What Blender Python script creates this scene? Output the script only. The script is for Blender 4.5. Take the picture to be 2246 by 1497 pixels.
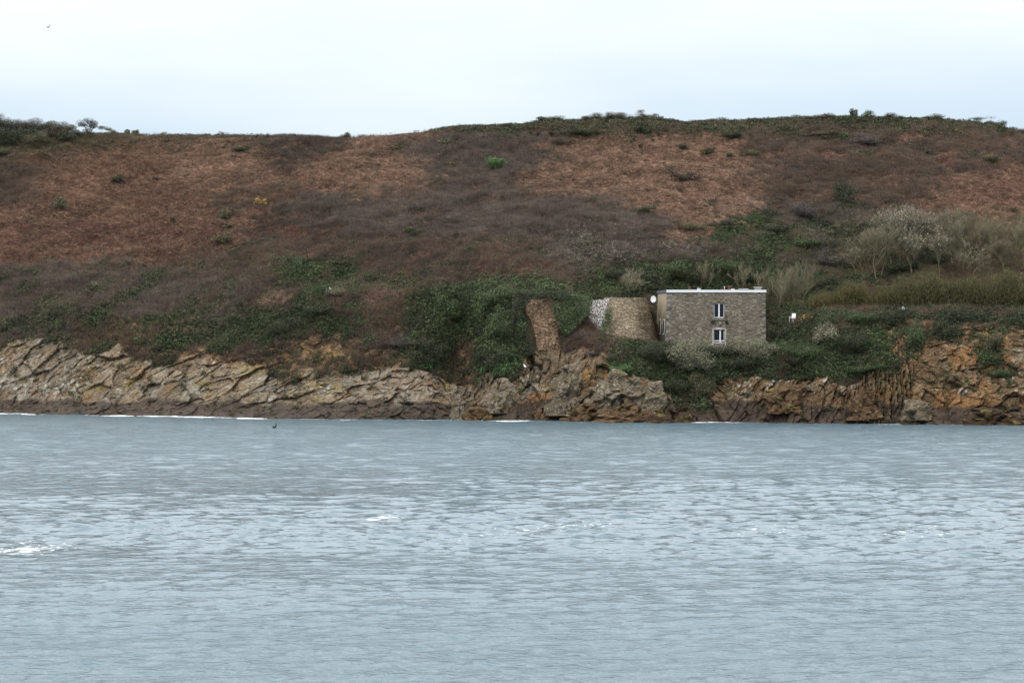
import bpy, math, random
import numpy as np
random.seed(7); RNG = np.random.default_rng(7)
sc = bpy.context.scene
for o in list(bpy.data.objects): bpy.data.objects.remove(o)
# ------------------------------------------------------------------ camera, world, sun
FP, CX, HOR, CH = 4700.0, 1123.0, 700.0, 12.0      # focal length in photo pixels, centre column, horizon row, eye height
cam_d = bpy.data.cameras.new('camera'); cam = bpy.data.objects.new('camera', cam_d); sc.collection.objects.link(cam)
cam.location = (0, 0, CH); cam.rotation_euler = (math.pi/2, 0, 0)
cam_d.sensor_width = 36; cam_d.lens = FP/2246*36; cam_d.shift_y = -(748.5-HOR)/2246
cam_d.clip_start = 1; cam_d.clip_end = 9000
sc.camera = cam
sc.render.resolution_x = 1024; sc.render.resolution_y = 682
sc.view_settings.view_transform = 'Standard'; sc.view_settings.look = 'None'
sc.view_settings.exposure = 0.22; sc.view_settings.gamma = 1
SUN_EL, SUN_AZ = math.radians(48), math.radians(215)   # azimuth clockwise from +Y
w = bpy.data.worlds.new('World'); sc.world = w; w.use_nodes = True
nt = w.node_tree; N = nt.nodes; L = nt.links
for n in list(N): N.remove(n)
sky = N.new('ShaderNodeTexSky'); sky.sky_type = 'NISHITA'; sky.sun_disc = False
sky.sun_elevation = SUN_EL; sky.sun_rotation = SUN_AZ; sky.air_density = 1; sky.dust_density = 3
bg = N.new('ShaderNodeBackground'); bg.inputs[1].default_value = 0.1
tc = N.new('ShaderNodeTexCoord'); sep = N.new('ShaderNodeSeparateXYZ'); L.new(tc.outputs['Generated'], sep.inputs[0])
ramp = N.new('ShaderNodeValToRGB'); cr = ramp.color_ramp      # overcast veil: blue grey low down, white higher up
cr.elements[0].position = 0.0; cr.elements[0].color = (.53, .66, .80, 1)
cr.elements[1].position = 1.0; cr.elements[1].color = (.92, .92, .92, 1)
for p_, c_ in ((.085, (.62, .745, .86, 1)), (.13, (.80, .88, .93, 1)), (.16, (.92, .96, .98, 1)), (.30, (.88, .94, 1.0, 1)), (.5, (.92, .93, .93, 1))):
    e = cr.elements.new(p_); e.color = c_
nz = N.new('ShaderNodeTexNoise'); nz.inputs['Scale'].default_value = 3.2; nz.inputs['Detail'].default_value = 5
mp = N.new('ShaderNodeMapping'); mp.inputs['Scale'].default_value = (1, 1, 5); mp.inputs['Rotation'].default_value = (0, .12, 0)
L.new(tc.outputs['Generated'], mp.inputs[0]); L.new(mp.outputs[0], nz.inputs['Vector'])
mr = N.new('ShaderNodeMath'); mr.operation = 'MULTIPLY_ADD'; mr.inputs[1].default_value = .13
L.new(nz.outputs['Fac'], mr.inputs[0]); sb = N.new('ShaderNodeMath'); sb.operation = 'SUBTRACT'; sb.inputs[1].default_value = .065
L.new(sep.outputs['Z'], sb.inputs[0]); L.new(sb.outputs[0], mr.inputs[2]); L.new(mr.outputs[0], ramp.inputs[0])
vm = N.new('ShaderNodeVectorMath'); vm.operation = 'SCALE'; vm.inputs['Scale'].default_value = 10.0
L.new(ramp.outputs[0], vm.inputs[0])
zb = N.new('ShaderNodeMapRange'); zb.interpolation_type = 'SMOOTHSTEP'    # an overcast sky is brightest overhead
for k_, v_ in zip((1, 2, 3, 4), (.13, .42, 10.0, 21.0)): zb.inputs[k_].default_value = v_
L.new(sep.outputs['Z'], zb.inputs[0]); L.new(zb.outputs[0], vm.inputs['Scale'])
mx = N.new('ShaderNodeMix'); mx.data_type = 'RGBA'; mx.inputs[0].default_value = .93
L.new(sky.outputs[0], mx.inputs[6]); L.new(vm.outputs[0], mx.inputs[7]); L.new(mx.outputs[2], bg.inputs[0])
out = N.new('ShaderNodeOutputWorld'); L.new(bg.outputs[0], out.inputs[0])
sd = bpy.data.lights.new('sun', 'SUN'); sd.energy = 1.0; sd.angle = math.radians(12); sd.color = (1, .96, .9)
so = bpy.data.objects.new('sun', sd); sc.collection.objects.link(so)
from mathutils import Vector, Matrix
sdir = Vector((math.sin(SUN_AZ)*math.cos(SUN_EL), math.cos(SUN_AZ)*math.cos(SUN_EL), math.sin(SUN_EL)))
so.rotation_euler = (-sdir).to_track_quat('-Z', 'Y').to_euler(); so.location = (0, 100, 120)

# ------------------------------------------------------------------ small helpers
def at(px, py, Y): return ((px-CX)/FP*Y, Y, CH+(HOR-py)/FP*Y)
def proj(P): return CX+P[..., 0]/P[..., 1]*FP, HOR-(P[..., 2]-CH)/P[..., 1]*FP
def lin(r, g, b, k=1.0):
    f = lambda v: ((v/255+.055)/1.055)**2.4 if v > 10 else v/255/12.92
    k *= .84; return (f(r)*k, f(g)*k, f(b)*k)      # photo tones are lit, albedos are lower
def tag(o, label=None, cat=None, group=None, kind=None):
    for k, v in (('label', label), ('category', cat), ('group', group), ('kind', kind)):
        if v: o[k] = v
    return o
def empty(name, loc, rz=0.0):
    o = bpy.data.objects.new(name, None); sc.collection.objects.link(o)
    o.location = loc; o.rotation_euler = (0, 0, rz); o.empty_display_size = .3; return o
def link(name, me, mat=None, parent=None):
    o = bpy.data.objects.new(name, me); sc.collection.objects.link(o)
    if mat and not me.materials: me.materials.append(mat)
    if parent: o.parent = parent
    return o
def np_mesh(name, V, F, attrs=None, smooth=False):
    """V (n,3), F (m,k) with one k, or a list of such arrays"""
    Fs = F if isinstance(F, list) else [F]
    me = bpy.data.meshes.new(name)
    V = np.ascontiguousarray(V, dtype=np.float32)
    me.vertices.add(len(V)); me.vertices.foreach_set('co', V.ravel())
    Fs = [f for f in Fs if len(f)]
    if Fs:
        loops = np.concatenate([f.ravel() for f in Fs]).astype(np.int32)
        tot = np.concatenate([np.full(len(f), f.shape[1]) for f in Fs]).astype(np.int32)
        start = np.concatenate([[0], np.cumsum(tot)[:-1]]).astype(np.int32)
        me.loops.add(len(loops)); me.loops.foreach_set('vertex_index', loops)
        me.polygons.add(len(tot)); me.polygons.foreach_set('loop_start', start)
        try: me.polygons.foreach_set('loop_total', tot)
        except Exception: pass
        me.polygons.foreach_set('use_smooth', np.full(len(tot), smooth))
    for nm, (ty, dom, arr) in (attrs or {}).items():
        a = me.attributes.new(nm, ty, dom)
        arr = np.ascontiguousarray(arr, dtype=np.int32 if ty == 'INT' else np.float32)
        a.data.foreach_set({'FLOAT': 'value', 'INT': 'value', 'FLOAT_VECTOR': 'vector', 'FLOAT_COLOR': 'color'}[ty], arr.ravel())
    me.update(calc_edges=True); return me
class MB:
    """collects boxes, prisms and tubes into ONE mesh"""
    def __init__(s): s.v = []; s.f = []
    def add(s, V, F):
        b = len(s.v); s.v += [tuple(p) for p in V]; s.f += [tuple(i+b for i in f) for f in F]; return s
    def box(s, a, b, M=None):
        (x0, y0, z0), (x1, y1, z1) = a, b
        V = [(x0,y0,z0),(x1,y0,z0),(x1,y1,z0),(x0,y1,z0),(x0,y0,z1),(x1,y0,z1),(x1,y1,z1),(x0,y1,z1)]
        if M: V = [M @ Vector(p) for p in V]
        return s.add(V, [(3,2,1,0),(4,5,6,7),(0,1,5,4),(1,2,6,5),(2,3,7,6),(3,0,4,7)])
    def hexa(s, V): return s.add(V, [(3,2,1,0),(4,5,6,7),(0,1,5,4),(1,2,6,5),(2,3,7,6),(3,0,4,7)])
    def tube(s, pts, rads, n=6, cap=True):
        pts = [Vector(p) for p in pts]; rings = []
        for i, p in enumerate(pts):
            d = (pts[min(i+1, len(pts)-1)]-pts[max(i-1, 0)]).normalized()
            u = d.orthogonal().normalized() if abs(d.z) > .9 else d.cross(Vector((0, 0, 1))).normalized()
            v = d.cross(u)
            rings.append([p+(u*math.cos(a)+v*math.sin(a))*rads[i] for a in [2*math.pi*k/n for k in range(n)]])
        V = [q for r in rings for q in r]; F = []
        for i in range(len(rings)-1):
            for k in range(n): F.append((i*n+k, i*n+(k+1) % n, (i+1)*n+(k+1) % n, (i+1)*n+k))
        if cap: F += [tuple(range(n))[::-1], tuple((len(rings)-1)*n+k for k in range(n))]
        return s.add(V, F)
    def build(s, name, mat, parent=None, bevel=0, smooth=False):
        me = bpy.data.meshes.new(name); me.from_pydata(s.v, [], s.f); me.update()
        if smooth: me.polygons.foreach_set('use_smooth', [True]*len(me.polygons))
        o = link(name, me, mat, parent)
        if bevel:
            m = o.modifiers.new('bevel', 'BEVEL'); m.width = bevel; m.segments = 2
        return o
# ------------------------------------------------------------------ numpy noise
def _h(ix, iy, iz, s):
    h = (ix.astype(np.int64)*374761393 + iy.astype(np.int64)*668265263 + iz.astype(np.int64)*2147483647 + s*1274126177) & 0xffffffff
    h = ((h ^ (h >> 13))*1274126177) & 0xffffffff
    h = ((h ^ (h >> 16))*2246822519) & 0xffffffff
    return ((h ^ (h >> 15)) & 0xffffff)/float(0x1000000)
def vnoise(P, scale, seed=0):
    p = P*scale; i = np.floor(p); f = p-i; f = f*f*(3-2*f); i = i.astype(np.int64); r = 0
    for dx in (0, 1):
        for dy in (0, 1):
            for dz in (0, 1):
                wgt = (f[..., 0] if dx else 1-f[..., 0])*(f[..., 1] if dy else 1-f[..., 1])*(f[..., 2] if dz else 1-f[..., 2])
                r = r+wgt*_h(i[..., 0]+dx, i[..., 1]+dy, i[..., 2]+dz, seed)
    return r*2-1
def fbm(P, scale, oct=4, seed=0):
    r = 0; a = 1; t = 0
    for k in range(oct): r = r+a*vnoise(P, scale*2**k, seed+k*17); t += a; a *= .5
    return r/t
def cells(P, seed=0):
    """nearest jittered cell: returns its random value, offset to its centre, random tilt, edge distance"""
    i = np.floor(P).astype(np.int64); n = len(P)
    best = np.full(n, 1e9); sec = np.full(n, 1e9); val = np.zeros(n); off = np.zeros((n, 3)); tl = np.zeros((n, 3))
    for dx in (-1, 0, 1):
        for dy in (-1, 0, 1):
            for dz in (-1, 0, 1):
                c = i+np.array([dx, dy, dz])
                j = np.stack([_h(c[:, 0], c[:, 1], c[:, 2], seed+k) for k in range(3)], 1)
                d = P-(c+.1+.8*j); q = (d*d).sum(1); m = q < best
                sec = np.where(m, best, np.minimum(sec, q)); best = np.where(m, q, best)
                off[m] = d[m]; cm = c[m]
                val[m] = _h(cm[:, 0], cm[:, 1], cm[:, 2], seed+7)
                tl[m] = np.stack([_h(cm[:, 0], cm[:, 1], cm[:, 2], seed+11+k) for k in range(3)], 1)*2-1
    return val, off, tl, np.sqrt(sec)-np.sqrt(best)
def inpoly(x, y, poly):
    r = np.zeros(x.shape, bool); n = len(poly); j = n-1
    for i in range(n):
        xi, yi = poly[i]; xj, yj = poly[j]
        if yi != yj:
            r ^= ((yi > y) != (yj > y)) & (x < (xj-xi)*(y-yi)/(yj-yi)+xi)
        j = i
    return r
def sstep(a, b, x): t = np.clip((x-a)/(b-a), 0, 1); return t*t*(3-2*t)

# ------------------------------------------------------------------ materials
def new_mat(name, rough=.9, spec=.2):
    m = bpy.data.materials.new(name); m.use_nodes = True
    b = m.node_tree.nodes['Principled BSDF']; b.inputs['Roughness'].default_value = rough
    b.inputs['Specular IOR Level'].default_value = spec
    return m, m.node_tree.nodes, m.node_tree.links, b
def nd(N, t, **kw):
    n = N.new(t)
    for k, v in kw.items():
        if k in n.inputs: n.inputs[k].default_value = v
        else: setattr(n, k, v)
    return n
def mixc(N, L, f, a, b, mode='MIX'):
    m = N.new('ShaderNodeMix'); m.data_type = 'RGBA'; m.blend_type = mode
    for k, v in ((0, f), (6, a), (7, b)):
        if hasattr(v, 'is_linked') or hasattr(v, 'links'): L.new(v, m.inputs[k])
        else: m.inputs[k].default_value = (*v, 1) if isinstance(v, tuple) and len(v) == 3 else v
    return m.outputs[2]
def rampf(N, L, src, p0, p1, v0=0.0, v1=1.0):
    m = N.new('ShaderNodeMapRange'); L.new(src, m.inputs[0])
    for k, v in zip((1, 2, 3, 4), (p0, p1, v0, v1)): m.inputs[k].default_value = v
    return m.outputs[0]
def coords(N, L, scale=(1, 1, 1), rot=(0, 0, 0), kind='Object'):
    t = N.new('ShaderNodeTexCoord'); m = N.new('ShaderNodeMapping'); m.inputs['Scale'].default_value = scale; m.inputs['Rotation'].default_value = rot
    L.new(t.outputs[kind], m.inputs[0]); return m.outputs[0]
def noise(N, L, vec, s, d=3, r=.55, dist=0.0):
    n = nd(N, 'ShaderNodeTexNoise', Scale=s, Detail=d, Roughness=r, Distortion=dist); L.new(vec, n.inputs['Vector']); return n.outputs['Fac']
def bump(N, L, b, h, dist=.1, strength=1.0):
    n = nd(N, 'ShaderNodeBump', Distance=dist, Strength=strength); L.new(h, n.inputs['Height']); L.new(n.outputs[0], b.inputs['Normal']); return n

def plain(name, col, rough=.6, spec=.3, var=.15, scale=3, metal=0):
    m, N, L, b = new_mat(name, rough, spec); v = coords(N, L)
    n = noise(N, L, v, scale, 4); f = rampf(N, L, n, .3, .7)
    c = mixc(N, L, f, tuple(x*(1-var) for x in col), tuple(min(1, x*(1+var)) for x in col)); L.new(c, b.inputs['Base Color'])
    b.inputs['Metallic'].default_value = metal
    return m
def masonry(name, cols, mortar, size=(2.6, 2.6, 8.0), stain=(.5, .5, .5), stain_amt=.5, depth=.05, speck=.07):
    mean = np.mean(cols, 0); cols = [tuple(float(x) for x in (np.array(c)*.55+mean*.45)*.8+.2*float(np.mean(c))) for c in cols]
    m, N, L, b = new_mat(name, .95, .1)
    size = (size[0]*.75, size[1]*.75, size[2]*.72); v = coords(N, L, size); wob = noise(N, L, coords(N, L, (1, 1, 1)), 1.4, 3)
    ad = N.new('ShaderNodeVectorMath'); ad.operation = 'ADD'; cmb = N.new('ShaderNodeCombineXYZ'); L.new(wob, cmb.inputs[2]); L.new(wob, cmb.inputs[0])
    sc_ = N.new('ShaderNodeVectorMath'); sc_.operation = 'SCALE'; sc_.inputs['Scale'].default_value = 1.2; L.new(cmb.outputs[0], sc_.inputs[0])
    L.new(v, ad.inputs[0]); L.new(sc_.outputs[0], ad.inputs[1])
    vo = nd(N, 'ShaderNodeTexVoronoi', Scale=1.0, Randomness=.85); L.new(ad.outputs[0], vo.inputs['Vector'])
    ve = nd(N, 'ShaderNodeTexVoronoi', Scale=1.0, Randomness=.85, feature='DISTANCE_TO_EDGE'); L.new(ad.outputs[0], ve.inputs['Vector'])
    sepc = N.new('ShaderNodeSeparateColor'); L.new(vo.outputs['Color'], sepc.inputs[0])
    r = N.new('ShaderNodeValToRGB'); r.color_ramp.interpolation = 'LINEAR'; els = r.color_ramp.elements
    for i, c in enumerate(cols):
        p = i/(len(cols)-1)
        e = els[0] if i == 0 else (els[len(els)-1] if i == len(cols)-1 else els.new(p)); e.position = p; e.color = (*c, 1)
    L.new(sepc.outputs[0], r.inputs[0])
    ef = rampf(N, L, ve.outputs['Distance'], .02, .10)
    c = mixc(N, L, ef, mortar, r.outputs[0])
    big = rampf(N, L, noise(N, L, coords(N, L, (1, 1, 1.6)), .45, 5, .6), .38, .62)
    c2 = mixc(N, L, stain_amt, c, stain, 'MULTIPLY'); c = mixc(N, L, big, c, c2)
    md = rampf(N, L, noise(N, L, coords(N, L, (1, 1, 1.8)), 2.6, 5, .7), .32, .68, .58, 1.42)
    vs = N.new('ShaderNodeVectorMath'); vs.operation = 'SCALE'; L.new(c, vs.inputs[0]); L.new(md, vs.inputs['Scale']); L.new(vs.outputs[0], b.inputs['Base Color'])
    hm = N.new('ShaderNodeMath'); hm.operation = 'ADD'; L.new(ef, hm.inputs[0]); L.new(sepc.outputs[1], hm.inputs[1])
    bump(N, L, b, hm.outputs[0], depth)
    return m
def tuft_mat(name, tip=1.25, base=.7, sub=0.0, rough=.85):
    m, N, L, b = new_mat(name, rough, .12)
    a = N.new('ShaderNodeAttribute'); a.attribute_type = 'INSTANCER'; a.attribute_name = 'tint'
    g = N.new('ShaderNodeAttribute'); g.attribute_name = 'shade'
    sc_ = N.new('ShaderNodeVectorMath'); sc_.operation = 'SCALE'; L.new(a.outputs['Color'], sc_.inputs[0]); L.new(g.outputs['Fac'], sc_.inputs['Scale'])
    L.new(sc_.outputs[0], b.inputs['Base Color'])
    return m
def foliage_mat(name, rough=.7):
    m, N, L, b = new_mat(name, rough, .2)
    a = N.new('ShaderNodeObjectInfo'); g = N.new('ShaderNodeAttribute'); g.attribute_name = 'shade'
    sc_ = N.new('ShaderNodeVectorMath'); sc_.operation = 'SCALE'; L.new(a.outputs['Color'], sc_.inputs[0]); L.new(g.outputs['Fac'], sc_.inputs['Scale'])
    L.new(sc_.outputs[0], b.inputs['Base Color'])
    return m
M_FOL = foliage_mat('leaf_surface'); M_TUFT = tuft_mat('ground_cover_surface')

# ------------------------------------------------------------------ terrain
ROWS = dict(
 px=[-2600, -700, 0, 300, 600, 750, 950, 1012, 1080, 1140, 1190, 1228, 1265, 1298, 1340, 1420, 1500, 1640, 1700, 1780, 1850, 1930, 2050, 2246, 2900, 4800])
T = {  # (photo row, distance) at waterline, weed top, rock top, mid bank, terrace front, terrace back, low slope, mid slope, ridge
-2600:((897,0),(880,290),(800,296),(720,302),(660,306),(630,312),(580,325),(480,350),(370,400)),
-700: ((899,0),(880,284),(770,290),(690,296),(640,300),(610,305),(560,318),(430,342),(310,372)),
0:    ((906,0),(885,277),(760,283),(690,289),(640,293),(605,298),(560,309),(430,336),(290,368)),
300:  ((911,0),(888,271),(768,279),(705,284),(650,289),(605,294),(560,304),(430,331),(296,364)),
600:  ((917,0),(892,262.5),(818,269),(730,276),(645,281),(600,288),(560,296),(430,324),(298,360)),
750:  ((919,0),(893,259.5),(826,266),(730,271),(640,276),(618,284),(540,295),(420,322),(304,358)),
950:  ((920,0),(895,257),(835,261),(740,267),(645,272),(620,281),(530,293),(420,320),(287,356)),
1012: ((918,0),(898,260.5),(850,267),(745,273),(655,275),(622,281),(530,293),(420,320),(281,356)),
1080: ((921,0),(898,256.5),(825,260),(740,265),(650,270),(622,279),(530,292),(410,319),(275,355)),
1140: ((921,0),(900,256.5),(810,260),(775,261.5),(650,266),(625,276),(530,290),(410,318),(271,355)),
1190: ((920,0),(905,257.5),(850,262),(768,263.2),(650,267),(628,276),(530,290),(410,318),(268,355)),
1228: ((921,0),(903,257),(845,261.4),(770,263.4),(652,267),(628,276),(530,290),(410,318),(266,355)),
1265: ((923,0),(900,254),(775,259),(720,262),(655,266),(630,276),(530,290),(410,318),(262,355)),
1298: ((923,0),(900,253),(785,258),(749,260.3),(738,266.5),(640,276),(530,290),(410,318),(260,355)),
1340: ((924,0),(900,252.4),(805,256.5),(752,259.5),(740,267),(645,276),(530,290),(410,318),(258,355)),
1420: ((924,0),(903,252.4),(832,255),(765,259),(752,267),(645,277),(530,290),(410,318),(262,355)),
1500: ((925,0),(903,251.8),(850,254.5),(775,259),(766,271.5),(645,279.5),(530,291),(410,318),(268,355)),
1640: ((926,0),(904,250.6),(840,254),(778,258.5),(767,271.5),(645,280),(530,292),(410,319),(264,355)),
1700: ((926,0),(904,250.4),(832,253.5),(780,257.5),(745,264),(690,274),(540,293),(410,320),(262,356)),
1780: ((927,0),(905,249.6),(838,252.5),(770,257),(715,263),(687,271),(540,293),(410,320),(257,356)),
1850: ((928,0),(906,249),(850,253),(762,257),(702,262),(683,270),(540,293),(410,320),(256,356)),
1930: ((929,0),(910,247.5),(805,252),(740,256),(699,260),(683,269),(545,293),(415,320),(257,355)),
2050: ((930,0),(912,246),(785,251.5),(728,255.5),(700,258.5),(683,268),(550,292),(415,319),(264,354)),
2246: ((931,0),(914,245),(790,250.5),(730,254),(697,257),(684,266),(560,290),(420,318),(291,350)),
2900: ((934,0),(915,243),(790,250),(730,254),(697,257),(684,266),(570,290),(450,318),(330,350)),
4800: ((938,0),(918,240),(830,247),(750,254),(710,257),(694,266),(600,290),(500,318),(420,350))}
KP = ROWS['px']; NR = 9
py_t = np.array([[c[0] for c in T[k]] for k in KP], float); Y_t = np.array([[c[1] for c in T[k]] for k in KP], float)
Y_t[:, 0] = FP*CH/(py_t[:, 0]-HOR)
cols = np.unique(np.concatenate([np.linspace(-2600, -120, 60), np.linspace(-120, 2370, 1240), np.linspace(2370, 4800, 60)]))
def colint(tab):
    fine = np.arange(-2600, 4801, 4.0); K = 9; ker = np.exp(-.5*(np.arange(-12, 13)/K*1.3)**2); ker /= ker.sum()
    r = []
    for j in range(NR):
        v = np.interp(fine, KP, tab[:, j]); v = np.convolve(np.pad(v, 12, mode='edge'), ker, 'valid'); r.append(np.interp(cols, fine, v))
    return np.array(r)
pyc, Yc = colint(py_t), colint(Y_t)
RIDGE = [(-700,300),(0,286),(100,288),(200,293),(300,293),(480,294),(640,297),(740,301),(770,298),(830,294),(900,288),(1000,277),(1150,271),(1210,264),(1290,262),(1350,257),(1430,259),(1500,267),(1600,264),(1700,260),(1850,254),(1950,257),(2060,262),(2140,266),(2200,278),(2246,290),(2900,330)]
rr = np.interp(cols, *zip(*RIDGE))-11; pyc[8] = np.where((cols > -700) & (cols < 2900), rr, pyc[8])
Zc = CH+(HOR-pyc)/FP*Yc
SEG = [22, 74, 60, 56, 34, 60, 64, 84]
tY = [Yc[0]-14+0*cols]; tZ = [0*cols-5.0]
Ys, Zs, ts = [], [], []
def seg(Ya, Za, Yb, Zb, n, last=False):
    for k in range(n+(1 if last else 0)):
        t = k/n; Ys.append(Ya*(1-t)+Yb*t); Zs.append(Za*(1-t)+Zb*t)
seg(Yc[0]-14, 0*cols-5, Yc[0], 0*cols, 10)
nfoot = 10
for j in range(8): seg(Yc[j], Zc[j], Yc[j+1], Zc[j+1], SEG[j])
nridge = len(Ys)
seg(Yc[8], Zc[8], Yc[8]+8, Zc[8]-.6, 8); seg(Yc[8]+8, Zc[8]-.6, Yc[8]+60, Zc[8]-10, 10); seg(Yc[8]+60, Zc[8]-10, Yc[8]+700, Zc[8]*0-8, 8, True)
GY, GZ = np.array(Ys), np.array(Zs)
def smooth_rows(G, a, b, it):
    for _ in range(it):
        G[a+1:b-1] = .25*G[a:b-2]+.5*G[a+1:b-1]+.25*G[a+2:b]
rE = nfoot+sum(SEG[:5])
smooth_rows(GY, rE-8, nridge+12, 160); smooth_rows(GZ, rE-8, nridge+12, 160)
smooth_rows(GY, nfoot+SEG[0]+SEG[1], rE+20, 14); smooth_rows(GZ, nfoot+SEG[0]+SEG[1], rE+20, 14)
GX = (cols[None]-CX)/FP*np.minimum(GY, 420)
G = np.stack([GX, GY, GZ], -1); nr_, nc_ = GY.shape
PX0, PY0 = proj(G)
ROCKTOP = [(-700,770),(0,762),(90,752),(160,768),(230,764),(300,782),(380,798),(430,786),(520,795),(600,825),(700,818),(760,800),(850,806),(930,820),(975,832),(1040,850),(1060,812),(1120,812),(1150,790),(1235,768),(1270,762),(1330,775),(1350,812),(1395,820),(1450,832),(1480,892),(1545,896),(1570,845),(1640,838),(1700,832),(1780,830),(1835,836),(1855,850),(1900,828),(1960,812),(2010,775),(2045,738),(2120,732),(2150,790),(2195,795),(2220,735),(2246,722),(2900,740)]
flat = G.reshape(-1, 3)
Pn = np.stack([PX0.ravel(), PY0.ravel(), 0*PX0.ravel()], 1)
wob = fbm(flat, .35, 4, 3).reshape(nr_, nc_)
rt = np.interp(PX0, *zip(*ROCKTOP))
rock = sstep(-8, 12, PY0+wob*30-rt)          # 1 on bare rock
HILLROW = np.arange(nr_)[:, None] < rE
rock = rock*HILLROW
# bare earth (scree, slips)
EARTH = [([(215,705),(265,690),(330,700),(335,735),(290,760),(250,765),(225,730)], .8), ([(335,720),(380,690),(450,690),(430,720),(360,765),(320,750)], .7),
 ([(-100,735),(120,728),(230,735),(330,760),(300,790),(100,780),(-100,780)], .55), ([(330,772),(430,760),(560,785),(620,820),(560,815),(420,800)], .9), ([(560,800),(600,760),(690,735),(740,728),(830,765),(905,790),(880,812),(760,815),(620,832),(590,815)], .85),
 ([(992,742),(1045,728),(1050,780),(1035,860),(985,875),(975,830)], .9), ([(1140,800),(1235,770),(1230,900),(1150,890)], .5),
 ([(1912,722),(2000,700),(2246,715),(2246,800),(2150,780),(2100,750),(2040,770),(1985,815),(1950,790),(1930,740)], .95),
 ([(1560,850),(1600,820),(1640,815),(1650,850),(1590,870)], .6)]
ex, ey = PX0+wob*16, PY0+vnoise(flat, .9, 5).reshape(nr_, nc_)*7
earth = np.zeros_like(rock)
for poly, a in EARTH: earth = np.maximum(earth, inpoly(ex, ey, poly)*a)
earth = earth*HILLROW
bare = np.maximum(rock, earth)
# displacement
sel = np.where((bare.ravel() > .01) | ((np.arange(nr_)[:, None]+0*PX0).ravel() < nfoot+SEG[0]))[0]
Ps = flat[sel]; pxs = PX0.ravel()[sel]
# bedding dips change along the shore
ang = np.interp(pxs, [0, 450, 700, 950, 1080, 1250, 1420, 1600, 1850, 2000, 2246], np.radians([32, 24, 20, 35, 75, 78, 62, 40, 65, -48, -40]))
u = Ps[:, 0]*np.cos(ang)+Ps[:, 2]*np.sin(ang); v = -Ps[:, 0]*np.sin(ang)+Ps[:, 2]*np.cos(ang)
wv = np.stack([fbm(Ps, .5, 2, 31), fbm(Ps, .5, 2, 32), fbm(Ps, .5, 2, 33)], 1)
D = np.zeros(len(sel)); CRK = np.ones(len(sel)); TONE = np.zeros(len(sel))
for (su, sv, sy, amp, sd_, wgt) in ((3.4, 1.9, 3.0, 1.10, 41, 1), (1.5, .8, 1.3, .46, 57, 1), (.6, .3, .55, .16, 73, 1)):
    Q = np.stack([u/su, v/sv, Ps[:, 1]/sy], 1)+wv*.17
    val, off, tl, ed = cells(Q, sd_)
    D += amp*((val-.5)*1.05+(off*tl).sum(1)*.8)
    CRK = np.minimum(CRK, .25+.75*sstep(.0, .10, ed)) if amp > .3 else CRK
    D -= amp*.16*(1-sstep(0, .12, ed))
    TONE += val*amp
D += fbm(Ps, .12, 2, 91)*1.3
bsel = np.maximum(rock.ravel()[sel], earth.ravel()[sel]*.45)
zz = np.clip(Ps[:, 2], -3, 20)
bsel = np.maximum(bsel, (np.arange(nr_)[:, None]+0*PX0).ravel()[sel] < nfoot+SEG[0])
amt = bsel*np.interp(pxs, [850, 1000], [.74, 1])*np.interp(zz, [-3, 0, 1.2, 3, 20], [.5, .55, .6, 1, 1])
flat2 = flat.copy(); flat2[sel] += np.stack([.12*D*amt, -.92*D*amt, .28*D*amt], 1)
# vegetated relief: hummocks and gullies
veg = 1-bare.ravel(); rowi = (np.arange(nr_)[:, None]+0*PX0).ravel()
hum = fbm(flat, .22, 4, 11)*.9+fbm(flat, .9, 3, 12)*.28
lowb = np.clip(1-sstep(rE-30, rE+10, rowi), 0, 1); ra = np.stack([(flat[:, 0]*.85+flat[:, 2]*.53)*.22, (-flat[:, 0]*.53+flat[:, 2]*.85)*.8, flat[:, 1]*.3], 1); hum = hum+fbm(ra, .7, 3, 14)*(.55*lowb+.25)
onhill = sstep(rE-10, rE+30, rowi); rdg = 1-.72*sstep(nridge-45, nridge-8, rowi)
house_zone = ((PX0 > 1300) & (PX0 < 1760) & (GY > 258.5) & (GY < 275)).ravel()
flat2[:, 2] += hum*veg*(.55+.45*onhill)*rdg*np.where(house_zone, .1, 1)*(rowi > nfoot)
flat2[:, 1] -= hum*veg*.5*rdg*np.where(house_zone, 0, 1)
BULGE = [(1100,720,55,70,1.8),(1080,790,45,40,1.5),(960,700,40,60,1.2),(1500,800,60,45,1.4),(1640,790,60,30,1.4),(850,760,120,30,1.2),(680,700,120,30,1.0),(150,690,150,30,.8),(1850,740,80,40,1.6),(1760,790,90,25,1.0),(1430,790,40,30,1.0),(1250,700,40,40,1.0)]
for (bx, by, rx, ry, a) in BULGE:
    g = np.exp(-((PX0-bx)/rx)**2-((PY0-by)/ry)**2).ravel()*a*(rowi < rE)*np.where(house_zone, 0, 1)
    flat2[:, 1] -= g*.8; flat2[:, 2] += g*.35
flat2[:, 2] = np.where((rowi > nridge+8), np.minimum(flat2[:, 2], flat[:, 2]+.2), flat2[:, 2])
G2 = flat2.reshape(nr_, nc_, 3); PXd, PYd = proj(G2)
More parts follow.
